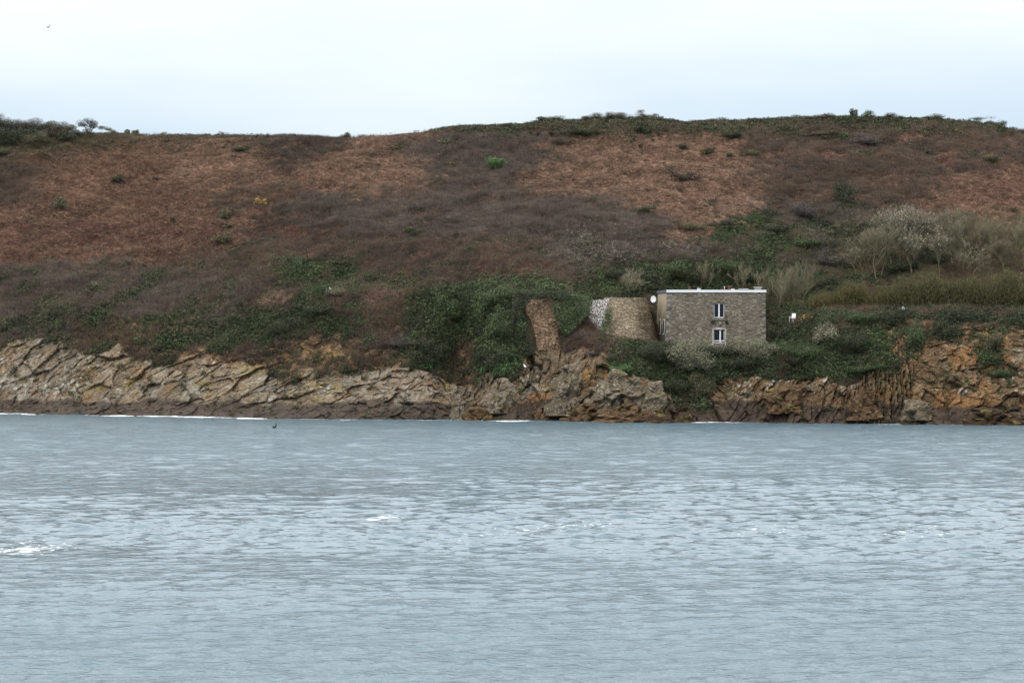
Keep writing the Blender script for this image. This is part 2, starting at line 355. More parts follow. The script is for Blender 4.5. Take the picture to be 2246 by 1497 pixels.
# ground colours (bare soil and rock; plants stand on it)
def cmix(a, b, t): return a*(1-t[:, None])+b*t[:, None]
C = np.tile(np.array(lin(64, 58, 46)), (len(flat), 1))
hue = fbm(flat, .5, 4, 61)
rk = np.array(lin(122, 108, 90)); rk2 = np.array(lin(108, 87, 64))*.95; rk3 = np.array(lin(140, 133, 121))
pxf = PX0.ravel(); left = 1-sstep(930, 1500, pxf)
rc = cmix(np.tile(rk2, (len(flat), 1)), np.tile(rk, (len(flat), 1)), np.clip(.15+.75*left+hue*.5, 0, 1))
rc = cmix(rc, np.tile(rk3, (len(flat), 1)), np.clip(.15+fbm(flat, .3, 4, 62)*1.2+fbm(flat, 1.6, 3, 162)*1.5-.4*(1-left), 0, .9))
tone = np.ones(len(flat)); tone[sel] = .62+.72*np.clip(TONE/1.72, 0, 1)
rc = rc*tone[:, None]
och = np.array(lin(128, 112, 66)); rc = cmix(rc, np.tile(och, (len(flat), 1)), np.clip((fbm(flat, .55, 4, 63)-.2)*3, 0, .6)*sstep(1.8, 3.2, flat[:, 2])*(.35+.65*(1-sstep(1450, 1600, pxf))))
lich = np.array(lin(186, 184, 174)); spk = vnoise(flat, 2.6, 64)*.6+vnoise(flat, 6, 65)*.5
rc = cmix(rc, np.tile(lich, (len(flat), 1)), np.clip((spk+fbm(flat, .3, 2, 66)*.8-.62)*5, 0, .85)*sstep(2, 3.5, flat[:, 2]))
orng = np.array(lin(142, 106, 72))
rc = cmix(rc, np.tile(orng, (len(flat), 1)), np.clip((fbm(flat, .42, 3, 67)-.25)*3+sstep(1880, 2030, pxf)*.7, 0, .7)*(.5+.5*sstep(1000, 1200, pxf)))
er = cmix(np.tile(np.array(lin(92, 72, 56)), (len(flat), 1)), np.tile(np.array(lin(158, 124, 90)), (len(flat), 1)), np.clip(.35+fbm(flat, 1.3, 3, 68)*1.5, 0, 1))
C = cmix(C, er, earth.ravel()); C = cmix(C, rc, rock.ravel())
band = np.interp(pxf, [0, 600, 900, 1500, 2246], [1.5, 1.6, 1.9, 2.2, 1.7])+fbm(flat, .5, 3, 69)*.8
wet = 1-sstep(-.15, .35, flat[:, 2]-band)
weed = cmix(np.tile(np.array(lin(54, 46, 42)), (len(flat), 1)), np.tile(np.array(lin(78, 66, 56)), (len(flat), 1)), np.clip(.5+fbm(flat, 1.1, 3, 70), 0, 1))
C = cmix(C, weed, wet*.92)
idx = np.arange(nr_*nc_).reshape(nr_, nc_)
F = np.stack([idx[:-1, :-1], idx[:-1, 1:], idx[1:, 1:], idx[1:, :-1]], -1).reshape(-1, 4)
me = np_mesh('terrain', flat2, F, {'ground': ('FLOAT_COLOR', 'POINT', np.concatenate([C, np.ones((len(C), 1))], 1)), 'bare': ('FLOAT', 'POINT', bare.ravel()), 'wet': ('FLOAT', 'POINT', wet)}, smooth=False)
mt, N, L, b = new_mat('cliff_ground', .95, .15)
a = nd(N, 'ShaderNodeAttribute', attribute_name='ground'); v = coords(N, L)
f1 = noise(N, L, v, 7, 5, .65); f2 = noise(N, L, coords(N, L, (1, 1, 1), (0, -.5, 0)), 2.2, 4)
k = rampf(N, L, f1, .3, .7, .55, 1.45); s1 = N.new('ShaderNodeVectorMath'); s1.operation = 'SCALE'; L.new(a.outputs['Color'], s1.inputs[0]); L.new(k, s1.inputs['Scale'])
k2 = rampf(N, L, f2, .32, .68, .66, 1.34); s2 = N.new('ShaderNodeVectorMath'); s2.operation = 'SCALE'; L.new(s1.outputs[0], s2.inputs[0]); L.new(k2, s2.inputs['Scale'])
L.new(s2.outputs[0], b.inputs['Base Color'])
wa = nd(N, 'ShaderNodeAttribute', attribute_name='wet'); L.new(rampf(N, L, wa.outputs['Fac'], 0, 1, .95, .55), b.inputs['Roughness'])
bump(N, L, b, f1, .16)
terrain = link('hillside', me, mt); tag(terrain, 'steep coastal hillside above low rocky cliffs', kind='structure')

def ground(px, py, rows=None):
    """terrain vertex seen nearest a photo position"""
    lo, hi = (nfoot, nridge) if rows is None else rows
    c0 = np.searchsorted(cols, px); c0 = slice(max(c0-4, 0), c0+4)
    d = (PXd[lo:hi+1, c0]-px)**2+(PYd[lo:hi+1, c0]-py)**2; k = np.unravel_index(d.argmin(), d.shape)
    return Vector(G2[lo:hi+1, c0][k].tolist())

# ------------------------------------------------------------------ sea
def make_sea():
    ys = np.concatenate([[-60, 0, 25, 45], 52*np.exp(np.arange(0, math.log(300/52), .0023)), [304, 320, 400, 700, 1500, 3500, 7000]])
    us = np.concatenate([[-60, -20, -8, -3, -1.2], np.linspace(-.56, .56, 880), [1.2, 3, 8, 20, 60]])
    YY, UU = np.meshgrid(ys, us, indexing='ij'); XX = UU*np.maximum(YY, 60)*.5
    V = np.stack([XX, YY, 0*XX], -1).reshape(-1, 3)
    def rot2(V, a, sx, sy): c, s_ = math.cos(a), math.sin(a); return np.stack([(V[:, 0]*c-V[:, 1]*s_)*sx, (V[:, 0]*s_+V[:, 1]*c)*sy, 0*V[:, 0]], 1)
    gust = sstep(-.25, .35, fbm(rot2(V, .15, .012, .03), 1.0, 4, 220))       # wind patches: rougher and calmer water
    mid = sstep(92, 106, V[:, 1]+fbm(V, .05, 2, 221)*10)*(1-sstep(150, 178, V[:, 1]+fbm(V, .03, 2, 222)*20))
    rough = .60+.15*gust+mid*(-.22+.75*gust)+.35*sstep(150, 190, V[:, 1])
    rr_ = np.random.default_rng(33); h_ = np.zeros(len(V)); dY = np.maximum(V[:, 1]*.0023, .1)
    wp = np.stack([fbm(V, .13, 2, 230), fbm(V, .13, 2, 231)], 1)*.9
    for lam in np.exp(np.linspace(math.log(.6), math.log(3.8), 36)):
        th = math.pi/2+.25+rr_.normal()*.42; k_ = 2*math.pi/lam; ph = rr_.uniform(0, 6.28)
        f_ = np.sin(k_*((V[:, 0]+wp[:, 0]*lam*.5)*math.cos(th)+(V[:, 1]+wp[:, 1]*lam*.5)*math.sin(th))+ph); f_ = f_*.8+.35*f_*np.abs(f_)
        h_ += f_*(.027/k_)*np.clip(lam/(3.0*dY)-.5, 0, 1)*(1 if lam < 1.8 else .55)
    fade = (np.abs(UU) < .561).ravel()*(V[:, 1] > 50)*(V[:, 1] < 301)
    V[:, 2] = (.07*vnoise(rot2(V, .1, .09, .16), 1.0, 210)+rough*h_*1.9)*fade*np.interp(V[:, 1], [50, 54, 235, 262], [0, 1, 1, .55])
    px = CX+V[:, 0]/np.maximum(V[:, 1], 1)*FP; py = HOR+CH*FP/np.maximum(V[:, 1], 1)
    shore = np.interp(px, cols, Yc[0]); dd = shore-V[:, 1]        # metres off the shore
    on = np.clip(.55+fbm(V, .09, 3, 201)*2.2+np.interp(px, [0, 550, 700, 950, 1450, 1700, 2050, 2110, 2180, 2246], [.5, .55, -.3, -.1, .15, -.4, -.5, .8, .5, -.2]), 0, 1)
    foam = 1.25*(1-sstep(1.0, 4.2, dd+fbm(V, .35, 3, 202)*3))*on*(V[:, 1] > 200)
    for (fx, fy, rx, ry, a_) in ((835, 1137, 52, 7, .95), (60, 1205, 115, 15, .95), (1230, 1155, 260, 16, .56), (2000, 1170, 150, 22, .54), (1690, 1165, 120, 14, .54), (60, 1185, 60, 6, .65)):
        foam = np.maximum(foam, a_*np.exp(-(((px-fx)/rx)**2+((py-fy+(px-fx)*.09)/ry)**2)))
    Fi = np.arange(len(V)).reshape(YY.shape); F = np.stack([Fi[:-1, :-1], Fi[:-1, 1:], Fi[1:, 1:], Fi[1:, :-1]], -1).reshape(-1, 4)
    me = np_mesh('sea', V, F, {'foam': ('FLOAT', 'POINT', foam)}, smooth=True)
    m, N, L, b = new_mat('sea_water', .06, .5); b.inputs['IOR'].default_value = 1.33
    b.inputs['Base Color'].default_value = (.088, .140, .170, 1)
    g = coords(N, L, (1, 1, 1))
    sxyz = N.new('ShaderNodeSeparateXYZ'); L.new(g, sxyz.inputs[0])
    def mul(a, b_):
        n = N.new('ShaderNodeMath'); n.operation = 'MULTIPLY'
        for i, q in enumerate((a, b_)):
            if isinstance(q, (int, float)): n.inputs[i].default_value = q
            else: L.new(q, n.inputs[i])
        return n.outputs[0]
    def add(a, b_):
        n = N.new('ShaderNodeMath'); n.operation = 'ADD'
        for i, q in enumerate((a, b_)):
            if isinstance(q, (int, float)): n.inputs[i].default_value = q
            else: L.new(q, n.inputs[i])
        return n.outputs[0]
    patch = rampf(N, L, noise(N, L, coords(N, L, (.010, .022, 1), (0, 0, .25)), 1.0, 4, .6), .40, .62)
    wy = add(sxyz.outputs[1], mul(noise(N, L, coords(N, L, (.012, .03, 1), (0, 0, .2)), 1.0, 3), 60)); far = rampf(N, L, wy, 110, 138); near = rampf(N, L, wy, 170, 230, 1, 0)
    zone = mul(far, near); zone = mul(zone, rampf(N, L, patch, 0, 1, .25, 1))
    h1 = noise(N, L, coords(N, L, (.55, 1.0, 1), (0, 0, .12)), 1.0, 3, .55, .3)
    h2 = noise(N, L, coords(N, L, (1.6, 2.6, 1), (0, 0, -.2)), 1.0, 3, .6, .2)
    h3 = noise(N, L, coords(N, L, (.12, .22, 1), (0, 0, .2)), 1.0, 2, .5)
    H = add(mul(h1, .10), mul(h2, add(.15, mul(mul(far, near), -.10))))
    bump(N, L, b, H, 1.0)
    L.new(rampf(N, L, mul(far, near), 0, 1, .20, .07), b.inputs['Roughness'])      # unresolved fine ripples away from the rougher middle band
    fa = nd(N, 'ShaderNodeAttribute', attribute_name='foam')
    fn = rampf(N, L, noise(N, L, coords(N, L, (.9, 1.5, 1)), 1.8, 6, .75), .34, .66)
    ff = rampf(N, L, add(mul(fa.outputs['Fac'], .62), mul(fn, 1.0)), 1.0, 1.3)
    df = N.new('ShaderNodeBsdfDiffuse'); df.inputs[0].default_value = (.82, .85, .87, 1)
    ms = N.new('ShaderNodeMixShader'); L.new(ff, ms.inputs[0]); L.new(b.outputs[0], ms.inputs[1]); L.new(df.outputs[0], ms.inputs[2])
    L.new(ms.outputs[0], N['Material Output'].inputs[0])
    o = link('water', me, m); tag(o, 'rippled pale blue sea filling the foreground', kind='structure')
make_sea()

# ------------------------------------------------------------------ ground cover: tufts instanced from one mesh per kind
def blades(n, length, width, spread, lean, leanvar, up, shade, seed, curl=.3, segs=2):
    r = np.random.default_rng(seed); V = []; F3 = []; F4 = []; S = []
    for i in range(n):
        a = r.uniform(0, 2*math.pi); rad = spread*math.sqrt(r.uniform()); p = np.array([rad*math.cos(a), rad*math.sin(a), -.08])
        d = np.array([lean[0]+r.normal()*leanvar, lean[1]+r.normal()*leanvar, up+abs(r.normal())*.15]); d /= np.linalg.norm(d)
        ln = length*r.uniform(.55, 1.25); s = np.cross(d, r.normal(size=3)); s /= np.linalg.norm(s); w = width*r.uniform(.6, 1.3)
        g = np.array([0, 0, -curl*r.uniform(.3, 1.2)])
        b = len(V); sh = shade[0]+(shade[1]-shade[0])*r.uniform()
        for k in range(segs):
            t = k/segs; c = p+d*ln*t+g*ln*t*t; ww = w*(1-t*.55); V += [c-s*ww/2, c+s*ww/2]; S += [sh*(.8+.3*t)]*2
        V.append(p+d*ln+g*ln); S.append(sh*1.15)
        for k in range(segs-1): F4.append((b+2*k, b+2*k+1, b+2*k+3, b+2*k+2))
        F3.append((b+2*segs-2, b+2*segs-1, b+2*segs))
    return np.array(V), F4, F3, np.array(S)
def leaves(n, R, size, seed, shade=(.55, 1.35), flatk=.7, lobes=5, zlift=.3):
    r = np.random.default_rng(seed)
    cen = r.normal(size=(lobes, 3))*R*np.array([.45, .45, .28])+np.array([0, 0, R*zlift]); rad = R*r.uniform(.38, .62, lobes)
    k = r.integers(0, lobes, n); d = r.normal(size=(n, 3)); d /= np.linalg.norm(d, axis=1)[:, None]
    q = r.uniform(size=n)**.35
    P = cen[k]+d*(rad[k]*q)[:, None]*np.array([1, 1, flatk])
    nrm = d+r.normal(size=(n, 3))*.55+np.array([0, 0, .25]); nrm /= np.linalg.norm(nrm, axis=1)[:, None]
    t = np.cross(nrm, r.normal(size=(n, 3))); t /= np.linalg.norm(t, axis=1)[:, None]; bt = np.cross(nrm, t)
    s = size*r.uniform(.6, 1.35, n)
    V = np.stack([P-t*s[:, None]*.5, P+bt*s[:, None]*.32, P+t*s[:, None]*.6, P-bt*s[:, None]*.32], 1).reshape(-1, 3)
    F = np.arange(4*n).reshape(n, 4); S = np.repeat(r.uniform(*shade, n)*(.82+.3*vnoise(P, 2.2/R, seed)), 4)
    return V, F, S
def cover(name, variants, P, rot, scl, tint, label, mat=None):
    """variants: list of (V, F4, F3, S). one object: the variants' faces plus one loose vertex per plant; nodes instance the faces on the vertices"""
    Vs, F4s, F3s, Ss, Ks = [], [], [], [], []; b = 0
    for k, (V, F4, F3, S) in enumerate(variants):
        Vs.append(V); Ss.append(S); Ks.append(np.full(len(V), k+1))
        if len(F4): F4s.append(np.array(F4)+b)
        if len(F3): F3s.append(np.array(F3)+b)
        b += len(V)
    n = len(P); Vs.append(P); Ss.append(np.ones(n)); Ks.append(np.zeros(n))
    z3 = np.zeros((b, 3)); FF = [np.concatenate(x) for x in (F4s, F3s) if x]
    me = np_mesh(name, np.concatenate(Vs), FF, {
        'shade': ('FLOAT', 'POINT', np.concatenate(Ss)), 'variant': ('INT', 'POINT', np.concatenate(Ks)),
        'rot': ('FLOAT_VECTOR', 'POINT', np.concatenate([z3, rot])), 'scl': ('FLOAT_VECTOR', 'POINT', np.concatenate([z3, scl])),
        'tint': ('FLOAT_COLOR', 'POINT', np.concatenate([np.ones((b, 4)), np.concatenate([tint, np.ones((n, 1))], 1)])),
        'pick': ('INT', 'POINT', np.concatenate([np.zeros(b), RNG.integers(0, len(variants), n)]))})
    o = link(name, me, mat or M_TUFT); tag(o, label, kind='stuff')
    t = bpy.data.node_groups.new(name+'_scatter', 'GeometryNodeTree')
    t.interface.new_socket('Geometry', in_out='INPUT', socket_type='NodeSocketGeometry'); t.interface.new_socket('Geometry', in_out='OUTPUT', socket_type='NodeSocketGeometry')
    N, L = t.nodes, t.links; gi = N.new('NodeGroupInput'); go = N.new('NodeGroupOutput')
    def attr(nm, ty):
        a = N.new('GeometryNodeInputNamedAttribute'); a.data_type = ty; a.inputs[0].default_value = nm; return a.outputs[0]
    def sep(k):
        c = N.new('FunctionNodeCompare'); c.data_type = 'INT'; c.operation = 'EQUAL'; L.new(attr('variant', 'INT'), c.inputs[2]); c.inputs[3].default_value = k
        s = N.new('GeometryNodeSeparateGeometry'); s.domain = 'POINT'; L.new(gi.outputs[0], s.inputs[0]); L.new(c.outputs[0], s.inputs[1]); return s.outputs[0]
    jn = N.new('GeometryNodeJoinGeometry')
    for k in range(len(variants)):
        g = N.new('GeometryNodeGeometryToInstance'); L.new(sep(k+1), g.inputs[0]); L.new(g.outputs[0], jn.inputs[0])
    m2p = N.new('GeometryNodeMeshToPoints'); L.new(sep(0), m2p.inputs[0])
    ip = N.new('GeometryNodeInstanceOnPoints'); L.new(m2p.outputs[0], ip.inputs['Points']); L.new(jn.outputs[0], ip.inputs['Instance'])
    ip.inputs['Pick Instance'].default_value = True; L.new(attr('pick', 'INT'), ip.inputs['Instance Index'])
    L.new(attr('rot', 'FLOAT_VECTOR'), ip.inputs['Rotation']); L.new(attr('scl', 'FLOAT_VECTOR'), ip.inputs['Scale'])
    L.new(ip.outputs[0], go.inputs[0])
    md = o.modifiers.new('scatter', 'NODES'); md.node_group = t
    return o
def VV(b): return b
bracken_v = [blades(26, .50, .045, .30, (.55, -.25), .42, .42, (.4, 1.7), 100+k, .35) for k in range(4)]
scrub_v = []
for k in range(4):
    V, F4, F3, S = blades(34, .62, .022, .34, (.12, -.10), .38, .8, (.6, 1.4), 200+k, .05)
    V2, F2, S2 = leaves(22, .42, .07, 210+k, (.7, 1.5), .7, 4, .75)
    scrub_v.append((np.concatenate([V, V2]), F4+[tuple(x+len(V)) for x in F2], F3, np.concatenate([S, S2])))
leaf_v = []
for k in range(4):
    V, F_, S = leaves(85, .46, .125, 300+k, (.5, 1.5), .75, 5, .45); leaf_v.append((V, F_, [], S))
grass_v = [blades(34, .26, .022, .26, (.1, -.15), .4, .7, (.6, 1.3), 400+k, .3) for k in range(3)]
seed_v = []
for k in range(3):
    V, F_, S = leaves(9, .30, .085, 500+k, (.7, 1.2), .8, 4, 2.2); seed_v.append((V, F_, [], S))

# plant zones in photo coordinates of the slope: (polygon, kinds with weights, colour names)
PAL = {
 'rust': [lin(132, 94, 68), lin(114, 80, 58), lin(146, 108, 78)], 'tan': [lin(142, 106, 78), lin(124, 90, 66), lin(156, 120, 90)],
 'red': [lin(118, 80, 62), lin(104, 68, 52), lin(132, 92, 70)], 'straw': [lin(170, 138, 100), lin(150, 118, 84)],
 'purple': [lin(86, 72, 63), lin(72, 61, 54), lin(98, 83, 72)], 'grey': [lin(98, 88, 78), lin(82, 74, 66), lin(110, 100, 86)],
 'brown': [lin(94, 76, 62), lin(106, 84, 66), lin(80, 66, 56)],
 'olive': [lin(92, 90, 58), lin(80, 78, 52), lin(104, 98, 66)], 'green': [lin(66, 86, 40), lin(56, 74, 38), lin(84, 104, 50)],
 'dkgreen': [lin(60, 70, 42), lin(50, 60, 38), lin(72, 82, 48)], 'grass': [lin(84, 112, 54), lin(96, 106, 62), lin(72, 98, 48)],
 'sage': [lin(104, 106, 78), lin(90, 94, 66)], 'bright': [lin(84, 128, 54), lin(70, 112, 50)], 'gold': [lin(150, 122, 40), lin(120, 104, 48)]}
# weights: (bracken, scrub, leaf, grass)
DEF = ((.93, .03, .02, .02), {'b': ('rust',), 's': ('brown',), 'l': ('olive',), 'g': ('olive',)})
Z = [
 ([(-400,640),(2700,640),(2700,960),(-400,960)], (.06,.44,.38,.12), {'b': ('straw','rust'), 's': ('brown','purple'), 'l': ('dkgreen','olive'), 'g': ('olive',)}),
 ([(-200,480),(500,480),(640,560),(420,600),(-200,610)], (.97,.01,.01,.01), {'b': ('red', 'rust')}),
 ([(430,300),(1000,280),(1000,420),(760,440),(560,440),(330,380)], (.93,.03,.01,.03), {'b': ('tan', 'rust')}),
 ([(1180,330),(1650,290),(1660,400),(1740,470),(1600,520),(1460,480),(1180,440)], (.93,.03,.02,.02), {'b': ('tan', 'rust')}),
 ([(-200,255),(60,255),(300,272),(310,298),(160,315),(110,330),(-200,345)], (.1,.5,.4,0), {'s': ('brown', 'olive'), 'l': ('olive', 'brown')}),
 ([(190,280),(560,285),(760,297),(700,318),(560,318),(300,308)], (.3,.1,.1,.5), {'b': ('olive','rust'), 'g': ('olive',)}),
 ([(-200,352),(60,358),(90,385),(50,430),(-200,440)], (.25,.7,.05,0), {'s': ('purple', 'brown')}),
 ([(580,352),(640,334),(700,332),(675,352),(600,368)], (.2,.75,.05,0), {'s': ('purple',)}),
 ([(600,292),(780,292),(750,330),(590,325)], (.45,.5,.05,0), {'s': ('purple',)}),
 ([(450,440),(560,400),(640,400),(720,440),(640,490),(480,480)], (.6,.35,.05,0), {'s': ('purple','brown')}),
 ([(960,270),(1250,250),(1500,250),(1700,245),(1860,238),(2246,250),(2500,280),(2500,310),(1900,292),(1700,285),(1500,288),(1200,292),(1000,300)], (.08,.28,.58,.06), {'s': ('purple','brown'), 'l': ('olive','dkgreen')}),
 ([(900,335),(960,300),(1150,300),(1190,330),(1110,400),(1180,440),(1300,430),(1450,480),(1430,540),(1240,540),(850,520),(640,520),(560,480),(700,436),(900,436),(990,400)], (.26,.66,.07,.01), {'s': ('purple','grey')}),
 ([(560,475),(720,455),(760,520),(560,540)], (.6,.35,.05,0), {'b': ('red',), 's': ('purple',)}),
 ([(400,560),(520,548),(700,522),(900,515),(1240,525),(1440,540),(1450,640),(1300,640),(900,622),(700,640),(560,620),(430,600)], (.20,.60,.18,.02), {'b': ('red','rust'), 's': ('purple','brown'), 'l': ('dkgreen','olive')}),
 ([(1200,505),(1400,520),(1440,560),(1400,600),(1200,590)], (.05,.85,.1,0), {'s': ('grey','purple')}),
 ([(1040,575),(1240,590),(1240,612),(1030,605)], (.8,.15,.05,0), {'b': ('red',)}),
 ([(1640,300),(1800,285),(2500,290),(2500,335),(2060,400),(1990,450),(1880,470),(1720,440),(1650,370)], (.42,.50,.08,0), {'b': ('red','rust'), 's': ('purple','brown')}),
 ([(2040,380),(2500,340),(2500,480),(2060,470)], (.92,.06,.02,0), {'b': ('red','rust')}),
 ([(1690,450),(1900,445),(1940,560),(1880,640),(1700,600),(1640,540)], (.08,.62,.30,0), {'s': ('grey','purple'), 'l': ('dkgreen',)}),
 ([(1640,480),(1780,500),(1800,560),(1700,560),(1560,530)], (.1,.3,.6,0), {'l': ('dkgreen','green')}),
 ([(1680,590),(1900,590),(1900,700),(1690,700)], (.08,.5,.4,.02), {'s': ('brown','olive'), 'l': ('dkgreen','green')}),
 ([(1280,640),(1460,640),(1460,770),(1280,770)], (.04,.4,.5,.06), {'s': ('brown',), 'l': ('dkgreen',)}),
 ([(1840,500),(2500,480),(2500,620),(1840,620)], (.1,.6,.28,.02), {'s': ('olive','brown'), 'l': ('dkgreen','olive')}),
 ([(1300,590),(1440,555),(1700,545),(1700,650),(1300,650)], (0,.22,.78,0), {'l': ('green','dkgreen'), 's': ('olive',)}),
 ([(1290,555),(1440,548),(1660,540),(1600,566),(1400,580)], (.1,.7,.2,0), {'s': ('grey','purple')}),
 ([(600,565),(690,560),(780,590),(820,630),(620,625)], (0,.3,.7,0), {'l': ('green','dkgreen'), 's': ('brown',)}),
 ([(-200,598),(200,590),(430,592),(570,628),(640,650),(560,720),(430,700),(300,735),(150,735),(-200,760)], (.19,.50,.27,.04), {'b': ('straw','rust'), 's': ('purple','grey','brown'), 'l': ('dkgreen','olive')}),
 ([(380,600),(560,560),(600,575),(440,612)], (.1,.1,.1,.7), {'g': ('olive',)}),
 ([(150,700),(420,690),(520,720),(560,790),(420,790),(200,760)], (.05,.35,.45,.15), {'s': ('brown',), 'l': ('olive','dkgreen','green')}),
 ([(700,605),(1250,618),(1260,645),(940,640),(760,642)], (.15,.2,.25,.4), {'g': ('olive','grass'), 'l': ('dkgreen','olive'), 's': ('brown',)}),
 ([(560,640),(760,635),(960,645),(980,700),(990,830),(900,800),(740,738),(640,745),(540,775),(500,740)], (.08,.45,.45,.02), {'b': ('rust',), 's': ('purple','brown'), 'l': ('dkgreen','green')}),
 ([(790,640),(930,645),(940,720),(830,745),(790,700)], (.6,.3,.1,0), {'b': ('rust','red','straw')}),
 ([(528,692),(556,655),(620,632),(690,640),(640,660),(590,676),(555,700)], (.95,.05,0,0), {'b': ('straw',)}),
 ([(640,770),(740,750),(780,770),(700,800),(620,825)], (0,0,.15,.85), {'g': ('grass','olive'), 'l': ('green',)}),
 ([(870,800),(960,780),(985,830),(930,825)], (0,0,.3,.7), {'g': ('grass',), 'l': ('bright',)}),
 ([(930,650),(1010,630),(1180,625),(1185,770),(1140,830),(1130,850),(1060,820),(1030,740),(985,745),(975,840),(900,790)], (0,.08,.92,0), {'l': ('green','dkgreen'), 's': ('brown',)}),
 ([(1090,800),(1150,790),(1130,860),(1080,850)], (0,0,.4,.6), {'g': ('grass',), 'l': ('bright',)}),
 ([(1170,622),(1350,625),(1330,660),(1310,665),(1300,720),(1230,725),(1215,660),(1150,660)], (.06,.20,.72,.02), {'l': ('green','dkgreen'), 's': ('brown',), 'b': ('rust',)}),
 ([(1225,715),(1320,735),(1320,770),(1400,745),(1420,790),(1340,800),(1240,770)], (.3,.5,.2,0), {'b': ('red',), 's': ('purple','brown'), 'l': ('dkgreen',)}),
 ([(1325,800),(1375,790),(1390,818),(1340,818)], (0,0,.1,.9), {'g': ('bright',), 'l': ('bright',)}),
 ([(1390,745),(1470,755),(1720,750),(1850,720),(1930,720),(1900,830),(1700,835),(1560,850),(1545,900),(1480,895),(1450,835),(1390,820)], (.02,.20,.73,.05), {'l': ('dkgreen','green','sage'), 's': ('brown','purple'), 'g': ('olive',)}),
 ([(1690,745),(1800,735),(1790,775),(1700,780)], (.05,.1,.45,.4), {'g': ('grass',), 'l': ('green',), 's': ('brown',)}),
 ([(1690,690),(1900,675),(1930,725),(1800,745),(1690,755)], (.15,.2,.55,.1), {'b': ('red',), 'l': ('dkgreen','green'), 's': ('brown',), 'g': ('grass',)}),
 ([(1860,676),(2500,676),(2500,700),(1860,705)], (.45,.1,.15,.3), {'b': ('red','rust'), 'g': ('olive',), 'l': ('dkgreen',)}),
 ([(1860,698),(2500,695),(2500,722),(2000,712),(1900,722)], (.02,.25,.6,.13), {'l': ('dkgreen',), 's': ('brown',), 'g': ('olive',)}),
 ([(1920,720),(2500,725),(2500,900),(1900,860)], (0,.1,.5,.4), {'l': ('green','dkgreen'), 'g': ('grass',), 's': ('brown',)}),
]
NP_ = 470000
def rx0_y(P): return proj(P)[1]
# area weighted points on the displaced grid
A3 = G2[nfoot:nridge+6]; e1 = A3[1:, :-1]-A3[:-1, :-1]; e2 = A3[:-1, 1:]-A3[:-1, :-1]; cr_ = np.cross(e2, e1); ar = np.linalg.norm(cr_, axis=-1)
cmid = (cols[:-1]+cols[1:])/2; wgt = ar*np.where((cmid > -180) & (cmid < 2430), 1, 0)[None]
bm = bare[nfoot:nridge+5, :-1]; wgt = wgt*(1-.985*np.clip(rock[nfoot:nridge+5, :-1]*1.15, 0, 1))*(1-.92*earth[nfoot:nridge+5, :-1])
rowd = np.arange(wgt.shape[0])+nfoot; wgt = wgt*np.where(rowd < rE, 1.7, 1.0)[:, None]
wf = wgt.ravel()/wgt.sum(); pick = RNG.choice(len(wf), NP_, p=wf); ri, ci = np.unravel_index(pick, wgt.shape)
fu, fv = RNG.random(NP_)[:, None], RNG.random(NP_)[:, None]
PT = A3[ri, ci]*(1-fu)*(1-fv)+A3[ri, ci+1]*fu*(1-fv)+A3[ri+1, ci]*(1-fu)*fv+A3[ri+1, ci+1]*fu*fv
NRM = cr_[ri, ci]/np.maximum(ar[ri, ci], 1e-9)[:, None]; NRM *= np.sign(NRM[:, 2:3]+1e-6)
qx, qy = proj(PT); jx = np.where(RNG.random(NP_) < .5, 1, .25); qx = qx+RNG.normal(size=NP_)*34*jx; qy = qy+RNG.normal(size=NP_)*12*jx*np.where(rx0_y(PT) < 640, 1.2, .5)
qx = qx+fbm(PT, .16, 4, 801)*60; qy = qy+fbm(PT, .2, 4, 802)*26
zone = np.zeros(NP_, int)-1
for k, z in enumerate(Z): zone[inpoly(qx, qy, z[0])] = k
Wt = np.array([DEF[0]]+[z[1] for z in Z])[zone+1]
al = PT[:, 0]*.85+PT[:, 2]*.53; ac = -PT[:, 0]*.53+PT[:, 2]*.85; PA = np.stack([al*.35, ac*1.5, PT[:, 1]*.5], 1); cl1 = .55*fbm(PT, .45, 3, 803)+.6*fbm(PA, .45, 3, 813); cl2 = fbm(PT, .7, 3, 804)         # plants grow in clumps
r_ = np.clip(.5+.9*cl1+.0*cl2+RNG.normal(size=NP_)*.12, 0, .9999)
cw = np.cumsum(Wt, 1); cw /= cw[:, -1:]
kind = (r_[:, None] > cw).sum(1)
rx_, ry_ = proj(PT)
onrock = rock[nfoot:nridge+5, :-1][ri, ci] > .3
keep = ~(onrock & (kind < 2)) & ~((rx_ > 1430) & (rx_ < 1695) & (PT[:, 1] > 261.2) & (PT[:, 1] < 273)) & ~(np.hypot(PT[:, 0]-14.43, PT[:, 1]-267) < 3.9) & ~((rx_ > 1145) & (rx_ < 1232) & (ry_ > 655) & (ry_ < 775))
tint = np.zeros((NP_, 3)); cs = fbm(PT, .35, 3, 805)*.9+RNG.normal(size=NP_)*.35
for k in range(-1, len(Z)):
    cols_d = dict(DEF[1]); cols_d.update(Z[k][2] if k >= 0 else {})
    for ki, kk in enumerate('bslg'):
        m = (zone == k) & (kind == ki)
        if not m.any(): continue
        pal = np.array([c for nm in cols_d[kk] for c in PAL[nm]])
        grp = np.clip(((cs[m]*.5+.5)*len(pal)).astype(int), 0, len(pal)-1); tint[m] = pal[grp]
tint *= (1+.22*fbm(PT, .12, 3, 806)+.38*fbm(PA, .5, 4, 807)+.10*RNG.normal(size=NP_))[:, None]; tint = np.clip(tint, .005, 1)
lum = (tint@np.array([.3, .59, .11]))[:, None]; ds = np.array([.36, .2, .34, .3])[kind][:, None]; tint = tint*(1-ds)+lum*ds
GAIN = {0: 1.4, 1: 1.35, 2: 1.2, 3: 1.3}
